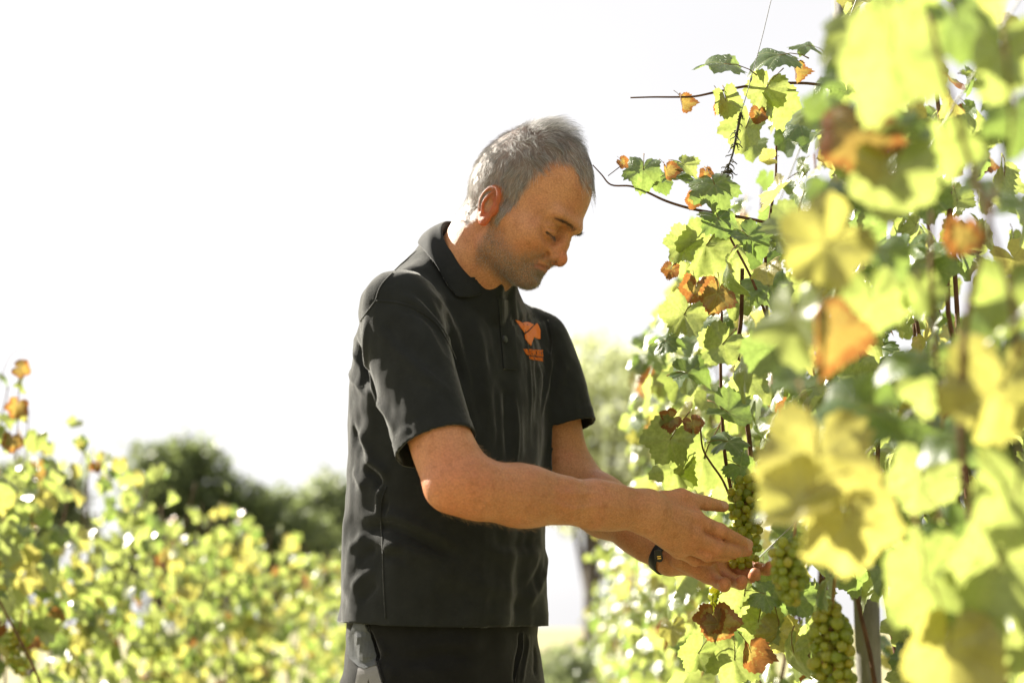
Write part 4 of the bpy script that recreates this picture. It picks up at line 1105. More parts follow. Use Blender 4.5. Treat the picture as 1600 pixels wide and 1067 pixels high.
def m_leaf(name, up0, up1, under, tr0, tr1, brown=.0, amount=.5, spots=.2, spec=.45):
    t = NT(name)
    oi = t.n('ShaderNodeObjectInfo'); rn = t.math('FRACT', t.math('ADD', oi.outputs['Random'], t.attr('rnd')))
    uvn = t.n('ShaderNodeUVMap'); uvn.uv_map = "leaf"; sx = t.n('ShaderNodeSeparateXYZ'); t.l(uvn.outputs[0], sx.inputs[0])
    x, y = sx.outputs[0], t.math('ABSOLUTE', sx.outputs[1])
    vein = None
    for deg in (0, 50, 118):
        c, s = math.cos(R(deg)), math.sin(R(deg))
        al = t.math('ADD', t.math('MULTIPLY', x, c), t.math('MULTIPLY', y, s))
        ac = t.math('ABSOLUTE', t.math('SUBTRACT', t.math('MULTIPLY', x, s), t.math('MULTIPLY', y, c)))
        w = t.math('MAXIMUM', t.math('SUBTRACT', .030, t.math('MULTIPLY', al, .021)), .007)
        on = t.math('MULTIPLY', t.math('LESS_THAN', ac, w), t.math('GREATER_THAN', al, 0.0))
        # side veins, slanting off each main one
        sv = t.math('ABSOLUTE', t.math('SUBTRACT', t.math('FRACT', t.math('ADD', t.math('MULTIPLY', t.math('SUBTRACT', al, t.math('MULTIPLY', ac, .8)), 6.5), .3)), .5))
        sv = t.math('MULTIPLY', t.math('LESS_THAN', sv, .035), t.math('MULTIPLY', t.math('LESS_THAN', ac, t.math('MULTIPLY', al, .42)), .55))
        on = t.math('MAXIMUM', on, sv)
        vein = on if vein is None else t.math('MAXIMUM', vein, on)
    cmb = t.n('ShaderNodeCombineXYZ'); t.l(sx.outputs[0], cmb.inputs[0]); t.l(sx.outputs[1], cmb.inputs[1]); t.l(t.math('MULTIPLY', rn, 37.0), cmb.inputs[2])
    n1 = t.noise(2.2, 3, .6, cmb.outputs[0]); n2 = t.noise(9, 3, .6, cmb.outputs[0])
    up = t.mix(t.math('ADD', t.math('MULTIPLY', rn, .6), t.math('MULTIPLY', n1, .5)), up0, up1)
    tr = t.mix(t.math('ADD', t.math('MULTIPLY', rn, .6), t.math('MULTIPLY', n1, .5)), tr0, tr1)
    up = t.mix(t.math('MULTIPLY', vein, .55), up, (.30, .32, .13)); tr = t.mix(t.math('MULTIPLY', vein, .55), tr, tuple(v * .55 for v in tr1))
    tr = t.mix(t.math('MULTIPLY', t.ramp(n2, (.40, 0.), (.62, 1.)), .45), tr, tuple(v * .62 for v in tr0)); up = t.mix(t.math('MULTIPLY', t.ramp(n2, (.42, 0.), (.64, 1.)), .4), up, tuple(v * .7 for v in up0))
    geo = t.n('ShaderNodeNewGeometry')
    up = t.mix(geo.outputs['Backfacing'], up, under)
    ed = t.attr('edge')
    sc = t.math('ADD', ed, t.math('ADD', t.math('MULTIPLY', t.math('SUBTRACT', n1, .5), 1.5), t.math('MULTIPLY', t.math('SUBTRACT', n2, .5), .5)))
    bm_ = t.ramp(t.math('ADD', sc, t.math('MULTIPLY', t.math('SUBTRACT', rn, .5), .6)), (1.08 - brown, 0.), (1.16 - brown, 1.))
    sp = t.math('MULTIPLY', t.ramp(n2, (.68, 0.), (.74, 1.)), spots)
    bm_ = t.math('MAXIMUM', bm_, sp)
    up = t.mix(bm_, up, t.mix(n2, (.10, .035, .012), (.26, .11, .03))); tr = t.mix(bm_, tr, t.mix(n2, (.13, .035, .008), (.46, .21, .05)))
    h = t.math('SUBTRACT', t.math('MULTIPLY', n2, .5), vein)
    sh = t.bsdf(up, t.math('ADD', .28, t.math('MULTIPLY', n2, .15)), spec, t.bump(h, .6, .002), Coat_Weight=.35, Coat_Roughness=.22)
    tl = t.n('ShaderNodeBsdfTranslucent'); t.l(tr, tl.inputs[0])
    mx = t.n('ShaderNodeMixShader'); mx.inputs[0].default_value = amount; t.l(sh, mx.inputs[1]); t.l(tl.outputs[0], mx.inputs[2])
    return t.done(mx.outputs[0])
KINDS = ('green', 'lime', 'yellow', 'brown')
def vine_assets():
    global LEAFM, LEAFS, FAR, M_CANE, M_TRUNK, M_PET
    M_PET = m_bark("leaf_stalk", (.22, .10, .05), (.30, .22, .07), 60)
    M_CANE = m_bark("cane_bark", (.055, .026, .014), (.15, .075, .040), 60)
    M_TRUNK = m_bark("vine_bark", (.06, .045, .035), (.16, .12, .09), 40)
    LEAFM = dict(green=m_leaf("green_leaf", (.045, .085, .022), (.075, .120, .030), (.15, .19, .11), (.18, .28, .045), (.30, .39, .09), .0, .46, .15, .8),
                 lime=m_leaf("lime_leaf", (.085, .125, .028), (.12, .155, .035), (.19, .22, .11), (.36, .46, .085), (.52, .57, .16), .07, .48, .5, .8),
                 yellow=m_leaf("yellow_leaf", (.17, .155, .03), (.24, .19, .035), (.26, .23, .11), (.50, .49, .10), (.66, .60, .15), .08, .48, .4, .8),
                 brown=m_leaf("withered_leaf", (.15, .10, .03), (.22, .15, .045), (.20, .13, .07), (.38, .24, .05), (.48, .36, .09), .58, .42, 1.0, .4))
    LEAFS = {k: [leaf_mesh("leaf", 10 * i + s, 54, (.3, .58, .82, 1.0), (LEAFM[k], M_PET), 1.35, True, 0.0 if k != 'brown' else .05 + .15 * (s % 3)) for s in range(12)] for i, k in enumerate(KINDS)}
    FAR = [leaf_mesh("far_leaf", 90 + s, 31, (.55, 1.0), (LEAFM['lime'], M_PET), 1.0, False) for s in range(8)]
def basis(tip, normal):
    x = nrm(tip); z = np.asarray(normal, float); z = nrm(z - x * (z @ x)); return np.stack([x, np.cross(z, x), z], 1)
def put_leaf(parent, pos, tip, normal, size, kind, var):
    o = bpy.data.objects.new("leaf", LEAFS[kind][var % 12]); COL.objects.link(o)
    M = Matrix(basis(tip, normal).tolist()).to_4x4() @ Matrix.Scale(size, 4); M.translation = Vector(pos)
    o.parent = parent; o.matrix_parent_inverse = world_of(parent).inverted(); o.matrix_basis = M
    return o
def far_foliage(parent, leaves):
    """leaves: (pos, tip, normal, size, kind, var) joined in one mesh"""
    V, F, MI, RN, UV, ED = [], [], [], [], [], []; rng = np.random.default_rng(len(leaves)); o = 0
    base = []
    for me in FAR:
        u = np.zeros(len(me.loops) * 2, np.float32); me.uv_layers[0].data.foreach_get('uv', u); e = np.zeros(len(me.vertices), np.float32); me.attributes['edge'].data.foreach_get('value', e)
        base.append((mesh_verts(me), [tuple(p.vertices) for p in me.polygons], u.reshape(-1, 2), e))
    for pos, tip, nn, size, kind, var in leaves:
        v, f, u, e = base[var % len(base)]
        V.append(v @ (basis(tip, nn) * size).T + pos); F += [tuple(i + o for i in q) for q in f]; MI += [KINDS.index(kind)] * len(f); RN += [rng.random()] * len(v); UV.append(u); ED.append(e); o += len(v)
    me = mesh_py("foliage", np.concatenate(V), F); add_attr(me, 'rnd', RN); add_attr(me, 'edge', np.concatenate(ED))
    ul = me.uv_layers.new(name="leaf"); ul.data.foreach_set('uv', np.concatenate(UV).ravel())
    for k in KINDS: me.materials.append(LEAFM[k])
    me.polygons.foreach_set('material_index', np.array(MI, np.int32))
    return tag(link("foliage", me, None, parent), kind="stuff")
def px(p):
    v = p - CAM; d = v @ FW; return 800 + FPX * (v @ RT) / d, 533.5 - FPX * (v @ UP) / d, d
def pick_kind(rng, w=(.38, .46, .12, .04)): return KINDS[int(rng.choice(4, p=w))]
def vine(base, label, group, rng, side, ncane, height, nleaf, nfar, keep, spread=.62, thick=.20, weights=(.38, .46, .12, .04), size=(.040, .062), lowz=.55, canes_out=True, holes=.0):
    """one plant of a trained row: trunk, upright canes, leaves; side = +1/-1 is the face towards the lane (x direction)"""
    b = np.array(base, float); root = empty("grape_vine", base, label, "grape vine", group)
    D = nrm(VPD); X = np.array([1.0, -.045, 0])
    tk = MB(); h0 = .62
    tk.add(tube(spline([b - np.array([0, 0, .1]), b + np.array([.02, .02, .25]), b + np.array([-.02, -.01, .5]), b + np.array([.01, 0, h0])], 3), [.030] * 3 + [.027] * 3 + [.025] * 3 + [.022], 9))
    for s in (-1, 1): tk.add(tube(spline([b + np.array([0, 0, h0 - .03]), b + np.array([.01, 0, h0 + .06]) + D * .12 * s, b + np.array([0, 0, h0 + .08]) + D * spread * .95 * s], 3), list(np.linspace(.020, .010, 7)), 7))
    tk.build("trunk", M_TRUNK, root)
    leaves, far = [], []
    canes = []
    for i in range(ncane):
        u = (i + .5) / ncane * 2 - 1 + rng.normal(0, .05); st = b + D * spread * u + np.array([0, 0, h0 + .07]); h = height * rng.uniform(.72, 1.05)
        pts = [st]; off = rng.normal(0, .03); ou = 0
        for k in range(1, 6):
            q = k / 5; off += rng.normal(0, .035); ou += rng.normal(0, .03) + (side * .02 if q > .7 else 0)
            pts.append(st + np.array([0, 0, h * q]) + X * ou + D * off)
        canes.append(pts)
        if canes_out:
            sp_ = spline(pts, 3); ok = [keep(p, 'cane') for p in sp_]
            n = 0
            while n < len(sp_) and (ok[n] or n < 2): n += 1
            if n > 3:
                c = MB(); c.add(tube(sp_[:n], list(np.linspace(.0050, .0020, n)), 6)); c.build("cane", M_CANE, root)
    tries = 0
    while len(leaves) + len(far) < nleaf + nfar and tries < (nleaf + nfar) * 30:
        tries += 1
        c = canes[rng.integers(len(canes))]; q = rng.random() ** .9 * (len(c) - 1); i = int(q); i = min(i, len(c) - 2); p0 = c[i] + (c[i + 1] - c[i]) * (q - i)
        if p0[2] - b[2] < lowz: continue
        s = side if rng.random() < .68 else -side
        out = abs(rng.normal(0, 1)) * thick * .75 + .02
        p = p0 + X * s * out + D * rng.normal(0, .09) + np.array([0, 0, rng.normal(0, .06)])
        tip = np.array([0, 0, -1.0]) + X * s * rng.uniform(-.2, .9) + D * rng.normal(0, .55)
        nn = X * s * rng.uniform(.2, 1.2) + np.array([0, 0, rng.uniform(-.1, 1.0)]) + D * rng.normal(-.25, .75)
        sz = rng.uniform(*size) * (1 - .25 * (q / (len(c) - 1)) ** 3)
        if holes and vnoise((p[None] + np.array([50., 50, 50])) * 4.2, 31)[0] < holes: continue
        if not keep(p, sz): continue
        rec = (p, tip, nn, sz, pick_kind(rng, weights), int(rng.integers(1000)))
        (leaves if len(leaves) < nleaf else far).append(rec)
    for r in leaves: put_leaf(root, *r)
    if far: far_foliage(root, far)
    return root, canes
# photo outline of the right-hand foliage: leftmost column at each row, for the near and the farther plants
def edge_of(tab):
    ys, xs = zip(*tab); return lambda y: np.interp(y, ys, xs)
EDGE_NEAR = edge_of([(-200, 1330), (0, 1330), (100, 1300), (250, 1262), (400, 1232), (560, 1245), (640, 1262), (720, 1215), (790, 1200), (860, 1225), (930, 1300), (1000, 1385), (1300, 1430)])
EDGE_MAIN = edge_of([(-200, 1300), (60, 1290), (130, 1215), (200, 1150), (260, 1140), (300, 1085), (350, 1055), (430, 1045), (500, 1030), (560, 1010), (640, 1000), (700, 1018), (750, 1040), (765, 1180), (905, 1205), (915, 1120), (960, 1100), (1300, 1080)])
EDGE_NEXT = edge_of([(-200, 1400), (200, 1300), (380, 1060), (460, 1015), (540, 985), (640, 960), (720, 965), (800, 985), (860, 960), (950, 950), (1300, 960)])
EDGE_FAR = edge_of([(-200, 1500), (500, 1100), (700, 1020), (800, 960), (840, 915), (900, 900), (1000, 885), (1300, 875)])
def row_point(x0, Y):
    x = x0 + VPD[0] * Y
    return (x, Y, ground_z(x, Y))
def keeper(edge, pad=.5, hold=1.0, rng=None, dmin=.0, cover=None):
    def f(p, sz):
        x, y, d = px(p)
        if d < dmin: return False
        if sz == 'cane': return x > edge(y) + 6
        r = sz * FPX / d
        if x < edge(y) + r * pad: return False
        if cover is not None and not cover(x, y, d, r): return False
        return hold >= 1 or rng.random() < hold
    return f
def cane(parent, pts, r0, r1, name="cane", mat=None):
    P = spline([np.array(p, float) for p in pts], 5)
    V, F = tube(P, list(np.linspace(r0, r1, len(P))), 7)
    # swollen nodes
    return link(name, mesh_py(name, V, F), mat or M_CANE, parent)
def hero(parent, x, y, d, w, kind, ang, face=.0, side=.0, var=0):
    """a leaf whose middle is at photo pixel (x, y), about w pixels across; ang turns the tip (0 right, 90 down);
    face lifts the blade's normal from the view towards up (+) / down (-), side towards right / left"""
    s = w * d / FPX / 1.75
    t2 = RT * math.cos(R(ang)) - UP * math.sin(R(ang))
    n = -FW * math.cos(R(face)) * math.cos(R(side)) + UP * math.sin(R(face)) + RT * math.sin(R(side)) * math.cos(R(face))
    t3 = t2 - n * (t2 @ n) + 1e-6 * RT
    pos = at(x, y, d) - nrm(t3) * s * .30
    return put_leaf(parent, pos, t3, n, s, kind, var)
def berry_mesh(mat, rng, s):
    bm = bmesh.new(); bmesh.ops.create_uvsphere(bm, u_segments=12, v_segments=8, radius=1)
    for v in bm.verts: v.co.x *= 1 + .04 * math.sin(s + v.co.z * 2); v.co.z *= rng.uniform(1.0, 1.02) * (1.03 + .03 * (s % 3))
    me = bpy.data.meshes.new("berry"); bm.to_mesh(me); bm.free(); me.materials.append(mat)
    me.polygons.foreach_set('use_smooth', np.ones(len(me.polygons), dtype=bool)); return me
def m_grape():
    t = NT("green_grape"); oi = t.n('ShaderNodeObjectInfo'); rn = oi.outputs['Random']; co = t.coord()
    c = t.ramp(rn, (0., (.15, .20, .030)), (.6, (.21, .25, .045)), (1., (.30, .27, .05)))
    bl = t.noise(1.6, 3, .6, co); c = t.mix(t.math('MULTIPLY', t.ramp(bl, (.4, 0.), (.7, 1.)), .35), c, (.34, .38, .26))
    c = t.mix(t.math('MULTIPLY', t.ramp(t.noise(6, 2, .5, co), (.70, 0.), (.74, 1.)), .6), c, (.12, .07, .02))
    sh = t.bsdf(c, t.math('ADD', .22, t.math('MULTIPLY', bl, .25)), .5, None, Subsurface_Weight=.75, Subsurface_Radius=(.7, .9, .12), Subsurface_Scale=.006)
    tl = t.n('ShaderNodeBsdfTranslucent'); t.l(t.mix(rn, (.66, .72, .10), (.85, .78, .16)), tl.inputs[0])
    mx = t.n('ShaderNodeMixShader'); mx.inputs[0].default_value = .52; t.l(sh, mx.inputs[1]); t.l(tl.outputs[0], mx.inputs[2])
    return t.done(mx.outputs[0])
BERRY = []
def bunch(prof, label, group, count, seed, r=.0066, avoid=None, stem=None):
    """prof: list of (point, radius) down the middle of the bunch; berries settle around it"""
    rng = np.random.default_rng(seed)
    C = np.array([p for p, _ in prof]); Rr = np.array([q for _, q in prof])
    top = C[0]
    root = empty("grape_bunch", top, label, "grapes", group)
    pts, tries = [], 0
    while len(pts) < count and tries < 20000:
        tries += 1; q = rng.random() * (len(C) - 1); i = int(q); f = q - i
        c = C[i] * (1 - f) + C[min(i + 1, len(C) - 1)] * f; rr = Rr[i] * (1 - f) + Rr[min(i + 1, len(C) - 1)] * f
        p = c + unit(rng.normal(0, 1, (1, 3)))[0] * rr * rng.uniform(.55, 1.0)
        if avoid is not None and avoid(p[None])[0] < r * .7: continue
        if pts and np.min(np.linalg.norm(np.array(pts) - p, axis=1)) < r * (1.72 if tries < 9000 else 1.5): continue
        pts.append(p)
    for p in pts:
        s = r * (rng.uniform(.80, 1.12) if rng.random() > .06 else rng.uniform(.5, .7)); o = bpy.data.objects.new("berry", BERRY[rng.integers(len(BERRY))]); COL.objects.link(o)
        M = Quaternion(Vector(rng.normal(0, 1, 3)).normalized(), rng.uniform(0, 6.28)).to_matrix().to_4x4() @ Matrix.Scale(s, 4); M.translation = Vector(p)
        o.parent = root; o.matrix_parent_inverse = world_of(root).inverted(); o.matrix_basis = M
    st = MB(); sp_ = spline([stem if stem is not None else top + np.array([.006, 0, .05]), top + np.array([.002, 0, .015])] + [c for c in C], 3)
    st.add(tube(sp_, list(np.linspace(.0024, .0010, len(sp_))), 6))
    for p in pts[:: 2]:
        k = int(np.argmin(np.linalg.norm(C - p, axis=1))); st.add(tube([C[k], (C[k] + p) / 2 + np.array([0, 0, .002]), p], [.0010, .0008, .0008], 4))
    st.build("stem", M_PET, root)
    return root
def build_rows():
    vine_assets()
    rng = np.random.default_rng(21)
    # ---------------- right-hand row
    hide = lambda x, y, d, r: True
    fr, cn = vine(row_point(.56, .98), "nearest grape vine, large and out of focus along the right edge", "grape vines of the right-hand row", rng, -1, 5, 1.30, 112, 0,
              keeper(EDGE_NEAR, .45, 1, rng, .84, lambda x, y, d, r: not (x - r < 1385 and y > 900)), spread=.40, thick=.17, weights=(.36, .46, .15, .03), size=(.044, .062), lowz=.35, canes_out=False)
    X0 = .52
    mv, cn = vine(row_point(X0, 2.15), "grape vine in sharp focus whose bunch the man is cupping", "grape vines of the right-hand row", rng, -1, 12, 1.42, 300, 560,
              keeper(EDGE_MAIN, .5, 1, rng, 1.65, lambda x, y, d, r: not (x < 1215 and 735 < y < 930) and not (1310 < x < 1410 and y > 920) and not (1240 < x < 1350 and y > 930 and d < 2.1)), spread=.60, thick=.16, weights=(.27, .59, .11, .03), size=(.031, .052), lowz=.45, holes=.12)
    for i, (Y, lab, e) in enumerate(((3.35, "grape vine just behind the sharp one, slightly soft", EDGE_NEXT), (4.6, "third grape vine down the right-hand row, softly blurred", EDGE_NEXT), (5.9, "fourth grape vine down the right-hand row, in the blur", EDGE_FAR),
                       (7.3, "fifth grape vine down the right-hand row, well blurred", EDGE_FAR), (8.8, "sixth grape vine down the right-hand row, well blurred", EDGE_FAR), (10.4, "seventh grape vine down the right-hand row, small and blurred", EDGE_FAR),
                       (12.1, "eighth grape vine down the right-hand row, small and blurred", EDGE_FAR), (14.0, "last grape vine in view down the right-hand row, close to the man's hip", EDGE_FAR))):
        vis = lambda x, y, d, r: x < 1190 or rng.random() < .22
        vine(row_point(X0 - .06, Y), lab, "grape vines of the right-hand row", rng, -1, 7, 1.35, 300 if Y < 8 else 60, 300 if Y < 8 else 420, keeper(e, .6, 1, rng, 1.8, vis), spread=.7, thick=.17, weights=(.22, .57, .17, .04), size=(.034, .052), lowz=.25, canes_out=Y < 7, holes=.40)
    # ---------------- left-hand row
    lv = ["nearest grape vine of the left row, with orange-tipped shoots above the others", "second grape vine of the left row, at the lower left corner", "third grape vine of the left row, in front of the dark tree",
          "fourth grape vine of the left row, below the dark tree's middle", "fifth grape vine of the left row, blurred, below the dark tree", "sixth grape vine of the left row, blurred", "seventh grape vine of the left row, left of the man's hip",
          "eighth grape vine of the left row, partly behind the man's back", "ninth grape vine of the left row, far down and blurred", "tenth grape vine of the left row, far down and blurred", "last grape vine of the left row, far down the slope"]
    lvs = []
    Ys = [2.9, 3.9, 4.9, 6.0, 7.1, 8.3, 9.6, 11.0, 12.5, 14.2, 16.2]
    TOP = edge_of([(-260, 520), (0, 575), (60, 610), (110, 665), (200, 722), (330, 750), (430, 772), (540, 800), (700, 880)])
    def lk(p, sz):
        x, y, d = px(p)
        return x > -260 and y > TOP(x) + rng.normal(0, 10) + (0 if sz == 'cane' else sz * FPX / d * .5)
    for k, (Y, lab) in enumerate(zip(Ys, lv)):
        lvs.append(vine(row_point(-1.62, Y), lab, "grape vines of the left-hand row", rng, 1, 8, (1.14, 1.10, 1.10, 1.12, 1.14, 1.16)[min(k, 5)], 300 if Y < 8 else 40, 110 if Y < 8 else 340, lk, spread=.62, thick=.13, weights=(.15, .62, .19, .04), size=(.034, .054), lowz=.35, canes_out=Y < 9, holes=.47)[0])
    return fr, mv, lvs[0]
def build_heroes(fr, mv, lf):
    H = lambda *a, **k: hero(mv, *a, **k)
    # high shoot against the sky
    cane(mv, [at(985, 153, 2.06), at(1020, 152, 2.06), at(1055, 152, 2.06), at(1085, 151, 2.06), at(1115, 145, 2.07), at(1160, 136, 2.08), at(1200, 131, 2.1), at(1275, 132, 2.14), at(1330, 150, 2.2)], .0011, .0024)
    H(1116, 99, 2.07, 92, 'green', 178, 62, 10, var=3); H(1203, 88, 2.08, 92, 'green', 172, 58, -8, var=1); H(1068, 166, 2.06, 42, 'brown', 75, 10, 40, var=2)
    H(1136, 168, 2.06, 62, 'lime', 70, -8, 25, var=4); H(1122, 166, 2.07, 50, 'brown', 100, 0, 60, var=5); H(1192, 152, 2.08, 78, 'lime', 110, -5, -15, var=0); H(1222, 178, 2.09, 82, 'lime', 80, 0, 20, var=6)
    H(1184, 184, 2.07, 36, 'brown', 100, 0, 0, var=1); H(1160, 214, 2.1, 84, 'lime', 115, 0, -30, var=5); H(1196, 250, 2.09, 34, 'yellow', 170, 20, 0, var=2); H(1250, 72, 2.12, 60, 'green', 185, 64, 5, var=5); H(1245, 118, 2.1, 40, 'brown', 60, 0, 40, var=4)
    # low shoot pointing at the man's brow
    cane(mv, [at(926, 258, 2.07), at(940, 273, 2.07), at(955, 289, 2.07), at(985, 291, 2.07), at(1010, 300, 2.08), at(1040, 314, 2.09), at(1075, 325, 2.1), at(1110, 332, 2.12), at(1160, 340, 2.15), at(1215, 352, 2.2)], .0008, .0027)
    cane(mv, [at(950, 275, 2.07), at(963, 265, 2.07), at(972, 258, 2.07)], .0006, .0008)
    H(975, 256, 2.06, 24, 'brown', 40, 0, 20, var=3); H(1004, 276, 2.06, 70, 'green', 95, 18, -6, var=0); H(1035, 287, 2.08, 52, 'green', 70, 35, 25, var=3); H(1044, 272, 2.07, 40, 'brown', 80, 10, 30, var=2)
    H(1074, 262, 2.08, 52, 'lime', 60, 42, 0, var=2); H(1066, 278, 2.07, 56, 'green', 20, 60, 10, var=6); H(1121, 300, 2.06, 92, 'green', 80, 34, 0, var=1); H(1083, 316, 2.08, 34, 'brown', 100, 0, 10, var=6); H(1104, 274, 2.09, 26, 'brown', 80, 0, 0, var=0)
    H(1128, 352, 2.05, 74, 'green', 75, 30, 10, var=5); H(1178, 378, 2.05, 78, 'green', 60, 35, 10, var=2); H(1096, 400, 2.09, 108, 'lime', 115, 0, -15, var=0); H(1062, 392, 2.10, 70, 'lime', 130, 5, -25, var=3)
    H(1046, 426, 2.10, 34, 'brown', 110, 0, -20, var=0); H(1130, 430, 2.12, 100, 'lime', 90, 0, 5, var=1); H(1085, 460, 2.07, 62, 'brown', 100, 15, -10, var=2); H(1118, 470, 2.04, 76, 'brown', 110, 10, 10, var=5); H(1210, 460, 2.04, 92, 'green', 70, 30, 8, var=0)
    H(1062, 505, 2.09, 88, 'lime', 120, 0, -25, var=4); H(1050, 532, 2.05, 56, 'green', 10, 50, -20, var=1); H(1120, 548, 2.04, 82, 'lime', 130, 12, 0, var=6); H(1086, 585, 2.05, 76, 'green', 25, 52, 5, var=2); H(1165, 605, 2.06, 72, 'lime', 100, 8, 10, var=3)
    H(1150, 650, 2.03, 82, 'green', 40, 42, 6, var=4); H(1042, 658, 2.07, 44, 'brown', 150, 0, -15, var=4); H(1085, 668, 2.06, 40, 'brown', 70, 15, 0, var=1); H(1040, 700, 2.08, 92, 'lime', 120, -4, -20, var=5); H(1098, 735, 2.16, 118, 'lime', 95, -6, -6, var=0); H(1055, 745, 2.17, 84, 'lime', 100, 0, -25, var=2)
    H(1150, 690, 2.05, 70, 'green', 10, 60, 0, var=5); H(1165, 735, 2.12, 60, 'green', 45, 30, 0, var=0); H(1210, 770, 2.14, 62, 'green', 90, 25, 15, var=2); H(1140, 780, 2.18, 70, 'lime', 100, 0, 0, var=6)
    cane(mv, [at(1094, 665, 2.06), at(1098, 700, 2.07), at(1110, 722, 2.08), at(1128, 748, 2.1), at(1140, 775, 2.14)], .0012, .0019)
    cane(mv, [at(1128, 480, 2.12), at(1126, 560, 2.11), at(1128, 640, 2.11), at(1134, 720, 2.13), at(1150, 800, 2.2)], .0022, .0030); cane(mv, [at(1160, 420, 2.1), at(1158, 500, 2.12), at(1152, 560, 2.14), at(1170, 680, 2.2), at(1180, 800, 2.25)], .0030, .0042)
    cane(mv, [at(1213, 228, 2.11), at(1212, 280, 2.12), at(1206, 320, 2.13), at(1196, 400, 2.15), at(1200, 520, 2.2)], .0016, .0028)
    cane(mv, [at(1140, 370, 2.05), at(1172, 430, 2.04), at(1196, 490, 2.05), at(1222, 560, 2.08)], .0016, .0026)
    # under the hands
    H(1204, 930, 2.03, 60, 'green', 20, 30, 0, var=1); H(1250, 945, 2.05, 72, 'green', 60, 20, 10, var=4); H(1180, 985, 2.08, 86, 'lime', 110, 5, -10, var=3); H(1130, 985, 2.05, 74, 'brown', 60, 0, 10, var=1); H(1108, 975, 2.06, 60, 'brown', 110, 10, -20, var=4); H(1175, 1030, 2.04, 70, 'brown', 80, 0, 20, var=2)
    H(1215, 1000, 2.06, 80, 'yellow', 100, 0, -5, var=0); H(1145, 1045, 2.1, 90, 'lime', 100, 0, -10, var=2); H(1240, 1035, 2.0, 92, 'lime', 95, 0, -70, var=1); H(1160, 945, 2.12, 90, 'lime', 100, 0, 0, var=6); H(1085, 1030, 2.12, 70, 'lime', 120, 0, 0, var=5); H(1195, 900, 2.10, 44, 'lime', 90, 0, -40, var=2)
    G = lambda *a, **k: hero(lf, *a, **k)
    cane(lf, [at(-12, 640, 3.35), at(2, 590, 3.35), at(14, 560, 3.35), at(26, 548, 3.35), at(42, 546, 3.35)], .0010, .0006); cane(lf, [at(22, 720, 3.35), at(28, 660, 3.35), at(30, 600, 3.35), at(26, 572, 3.35)], .0016, .0008)
    G(38, 578, 3.33, 36, 'brown', 20, 10, 10, var=1); G(33, 602, 3.35, 34, 'lime', 95, 0, -50, var=2); G(24, 642, 3.33, 42, 'brown', 110, 5, 20, var=4); G(34, 650, 3.34, 34, 'yellow', 80, 0, -40, var=3); G(6, 690, 3.36, 46, 'lime', 100, 0, -40, var=6); G(54, 694, 3.4, 44, 'lime', 100, 10, 0, var=0)
    cane(lf, [at(118, 690, 4.2), at(128, 704, 4.2), at(142, 722, 4.2), at(160, 745, 4.2)], .0008, .0016); G(127, 697, 4.2, 18, 'yellow', 60, 0, 10, var=1); G(152, 732, 4.2, 26, 'brown', 80, 0, 0, var=2); G(158, 715, 4.2, 20, 'yellow', 60, 10, 0, var=5); G(186, 730, 4.2, 30, 'yellow', 90, 0, 0, var=7)
    cane(lf, [at(-10, 920, 3.0), at(10, 960, 3.0), at(34, 1005, 3.0), at(52, 1040, 3.0), at(66, 1075, 3.0)], .0022, .0030)
    # ---- big soft leaves close to the lens
    F = lambda x, y, d, *a, **k: hero(fr, x, y, d * .55 + .56, *a, **k)
    F(1385, 118, .86, 205, 'lime', 100, -6, 8, var=2); F(1350, 230, .95, 150, 'brown', 80, 0, -15, var=9); F(1318, 60, 1.0, 110, 'lime', 150, 20, -10, var=1); F(1290, 190, 1.05, 110, 'green', 120, 45, -20, var=4); F(1420, 30, .95, 130, 'lime', 60, 0, 10, var=0); F(1500, 50, .95, 140, 'green', 80, 20, 10, var=3)
    F(1560, 110, .9, 170, 'lime', 100, 0, 20, var=6); F(1590, 200, .95, 120, 'green', 90, 10, 0, var=1); F(1390, 300, .95, 160, 'lime', 95, 0, -5, var=0); F(1300, 330, 1.0, 130, 'green', 140, 48, -15, var=2); F(1270, 400, .95, 170, 'yellow', 140, -4, -20, var=3); F(1480, 250, 1.0, 120, 'lime', 75, 0, 30, var=5)
    F(1365, 490, 1.08, 138, 'lime', 85, -4, 8, var=1); F(1240, 520, 1.0, 150, 'lime', 100, 0, -58, var=2); F(1300, 545, .98, 150, 'brown', 70, 0, 40, var=6); F(1395, 400, 1.05, 100, 'green', 70, 50, 0, var=0); F(1440, 470, 1.1, 90, 'lime', 80, 10, 0, var=4)
    F(1330, 640, 1.08, 180, 'green', 170, 50, 0, var=3); F(1275, 745, .95, 215, 'yellow', 95, 2, -8, var=0); F(1235, 790, .92, 150, 'yellow', 140, 35, -30, var=5); F(1330, 850, .95, 190, 'yellow', 80, -4, 10, var=1); F(1435, 765, 1.25, 135, 'lime', 100, 0, 0, var=0)
    F(1450, 610, 1.15, 120, 'lime', 90, 5, 0, var=2); F(1560, 640, .88, 210, 'yellow', 95, 0, -10, var=3); F(1585, 800, .88, 190, 'lime', 100, 10, 5, var=6); F(1545, 915, .95, 190, 'lime', 110, 0, 0, var=4); F(1450, 940, 1.0, 190, 'lime', 80, 0, 10, var=5); F(1480, 1040, .95, 180, 'yellow', 95, 0, 0, var=2)
    F(1580, 1030, .95, 150, 'lime', 90, 0, 15, var=1); F(1500, 850, 1.1, 120, 'green', 60, 25, 0, var=3); F(1570, 480, .95, 150, 'lime', 100, 10, 0, var=0); F(1520, 560, 1.05, 110, 'green', 80, 40, 0, var=5); F(1500, 380, 1.05, 80, 'brown', 100, 0, 0, var=1)
